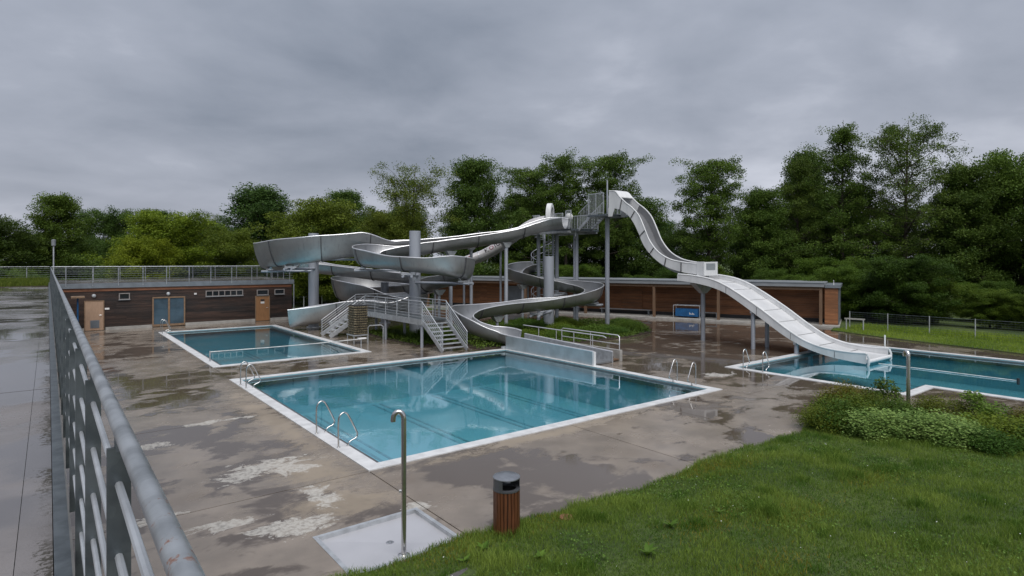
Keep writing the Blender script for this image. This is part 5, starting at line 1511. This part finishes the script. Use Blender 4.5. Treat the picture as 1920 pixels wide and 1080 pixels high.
# clover and low herbs
n = 15000
X, Y = blades(n, 2.8, 17.5, 1.5); pc = fbm2(X+3, Y+9, 1.1); k_ = pc > .18; X, Y = X[k_], Y[k_]
C = np.stack([X, Y, lawn_z(X, Y)+RNG.uniform(.03, .09, len(X))], 1)
me = foliage_mesh('clover', C, np.full(len(C), .035), M['shrub'], 1.6, .8)
o = link_mesh('clover', me, None); tag(o, 'patches of clover and low herbs in the near lawn', 'clover', kind='stuff'); o.color = (1.15, 1.3, 1.0, 1)
n = 80
X, Y = blades(n, 3.5, 16.0, 1.8)
C = np.stack([X, Y, lawn_z(X, Y)+RNG.uniform(.08, .14, n)], 1)
me = foliage_mesh('daisies', C, np.full(n, .019), M['white_paint'], 3, 1.0)
o = link_mesh('daisies', me, None); tag(o, 'tiny white flowers dotted over the near lawn', 'flowers', kind='stuff')

# broad leaved weeds
def dock(label, x, y, s, seed):
    rng_ = random.Random(seed)
    z = float(lawn_z(np.array([x]), np.array([y]))[0])
    t = thing('broadleaf_weed', label, 'weed', (x, y, z))
    for k in range(9):
        a = k*2.4+rng_.uniform(-.3, .3); L = s*rng_.uniform(.5, 1.0); w = L*.17; el = rng_.uniform(.75, 1.35)
        m = MB(); row = []
        for j in range(5):
            f = j/4; ww = w*math.sin(math.pi*(.08+.9*f))
            r_ = L*f*math.cos(el*(1-.45*f)); zz = L*(math.sin(el)*f-.35*f*f)
            c = (x+math.cos(a)*r_, y+math.sin(a)*r_)
            row.append([(c[0]-math.sin(a)*ww, c[1]+math.cos(a)*ww, z+zz+.2*ww), (c[0], c[1], z+zz), (c[0]+math.sin(a)*ww, c[1]-math.cos(a)*ww, z+zz+.2*ww)])
        m.loft(row, False, False)
        o = m.build('leaf', None, t, True); set_tint(o.data, np.full((len(o.data.vertices), 3), rng_.uniform(.2, .8))); o.data.materials.append(M['shrub']); o.color = (1.15, 1.3, .8, 1)
def lp(x, y): return x, y
for k, (x, y, s, lab) in enumerate([(7.2, 5.9, .26, 'large leaved dock plant in the lawn at the bottom edge'), (8.3, 6.3, .22, 'dock plant right of the large leaved one in the lawn'), (5.45, 7.75, .18, 'small rosette weed left of the litter bin foot'), (5.9, 6.9, .20, 'pale leaved weed in the lawn below the litter bin'), (9.4, 6.1, .15, 'small weed in the middle of the near lawn'), (5.0, 7.6, .16, 'tiny leafy weed beside the grey stone slab')]):
    dock(lab, x, y, s, k)
t = thing('drain_lid', 'round reddish clay lid lying in the near lawn', 'lid', (7.32, 7.82, float(lawn_z(np.array([7.32]), np.array([7.82]))[0])))
MB().lathe((7.32, 7.82, ORG[t].translation.z), [(.13, -.05), (.13, .035), (.11, .045), (.02, .045)], 18).build('cover', M['clay'], t)
zz = float(lawn_z(np.array([4.65]), np.array([7.42]))[0])
o = MB().hexa([(4.42, 7.05, zz-.1), (4.95, 7.08, zz-.1), (4.92, 7.42, zz-.1), (4.45, 7.40, zz-.1), (4.42, 7.05, zz+.01), (4.95, 7.08, zz+.015), (4.92, 7.42, zz+.015), (4.45, 7.40, zz+.01)]).build('stone_slab', M['slab']); tag(o, 'flat grey stone slab sunk in the lawn at the bottom edge', 'stone')

# ---- lawns at the right and behind
b = MB(); b.prism([(38.6, -13), (38.8, 7.8), (40.6, 15.2), (41.8, 18.6), (52, 22), (52, -13)], .003, .05); structure(b.build('right_lawn', M['lawn']), 'grass strip beyond the right hand pool')
n = 60000
X = RNG.uniform(38.7, 47, n); Y = RNG.uniform(-4, 18.6, n)
k_ = in_poly(X, Y, [(38.6, -13), (38.8, 7.8), (40.6, 15.2), (41.8, 18.6), (47, 20), (47, -13)]); X, Y = X[k_], Y[k_]
me = grass_mesh('far_grass', X, Y, np.full(len(X), .04), RNG.uniform(.05, .13, len(X))*(1+.9*(X > 43.6)*RNG.uniform(0, 2, len(X))), np.full(len(X), .009), .5+.25*fbm2(X, Y, .8)+RNG.normal(size=len(X))*.15, .6)
o = link_mesh('far_grass', me, None); tag(o, 'grass in front of the wire fence at the right', 'grass', kind='stuff'); o.color = (1.3, 1.25, .9, 1)
n = 26000
X = RNG.uniform(-9, .0, n); Y = RNG.uniform(43.0, 57.2, n)
me = grass_mesh('roof_grass', X, Y, np.full(n, TZ+.02), RNG.uniform(.06, .35, n), np.full(n, .012), .5+.3*fbm2(X, Y, .8)+RNG.normal(size=n)*.2, .6)
o = link_mesh('roof_grass', me, None); tag(o, 'wild grass on the roof strip at the far left', 'grass', kind='stuff'); o.color = (.6, .55, .45, 1)
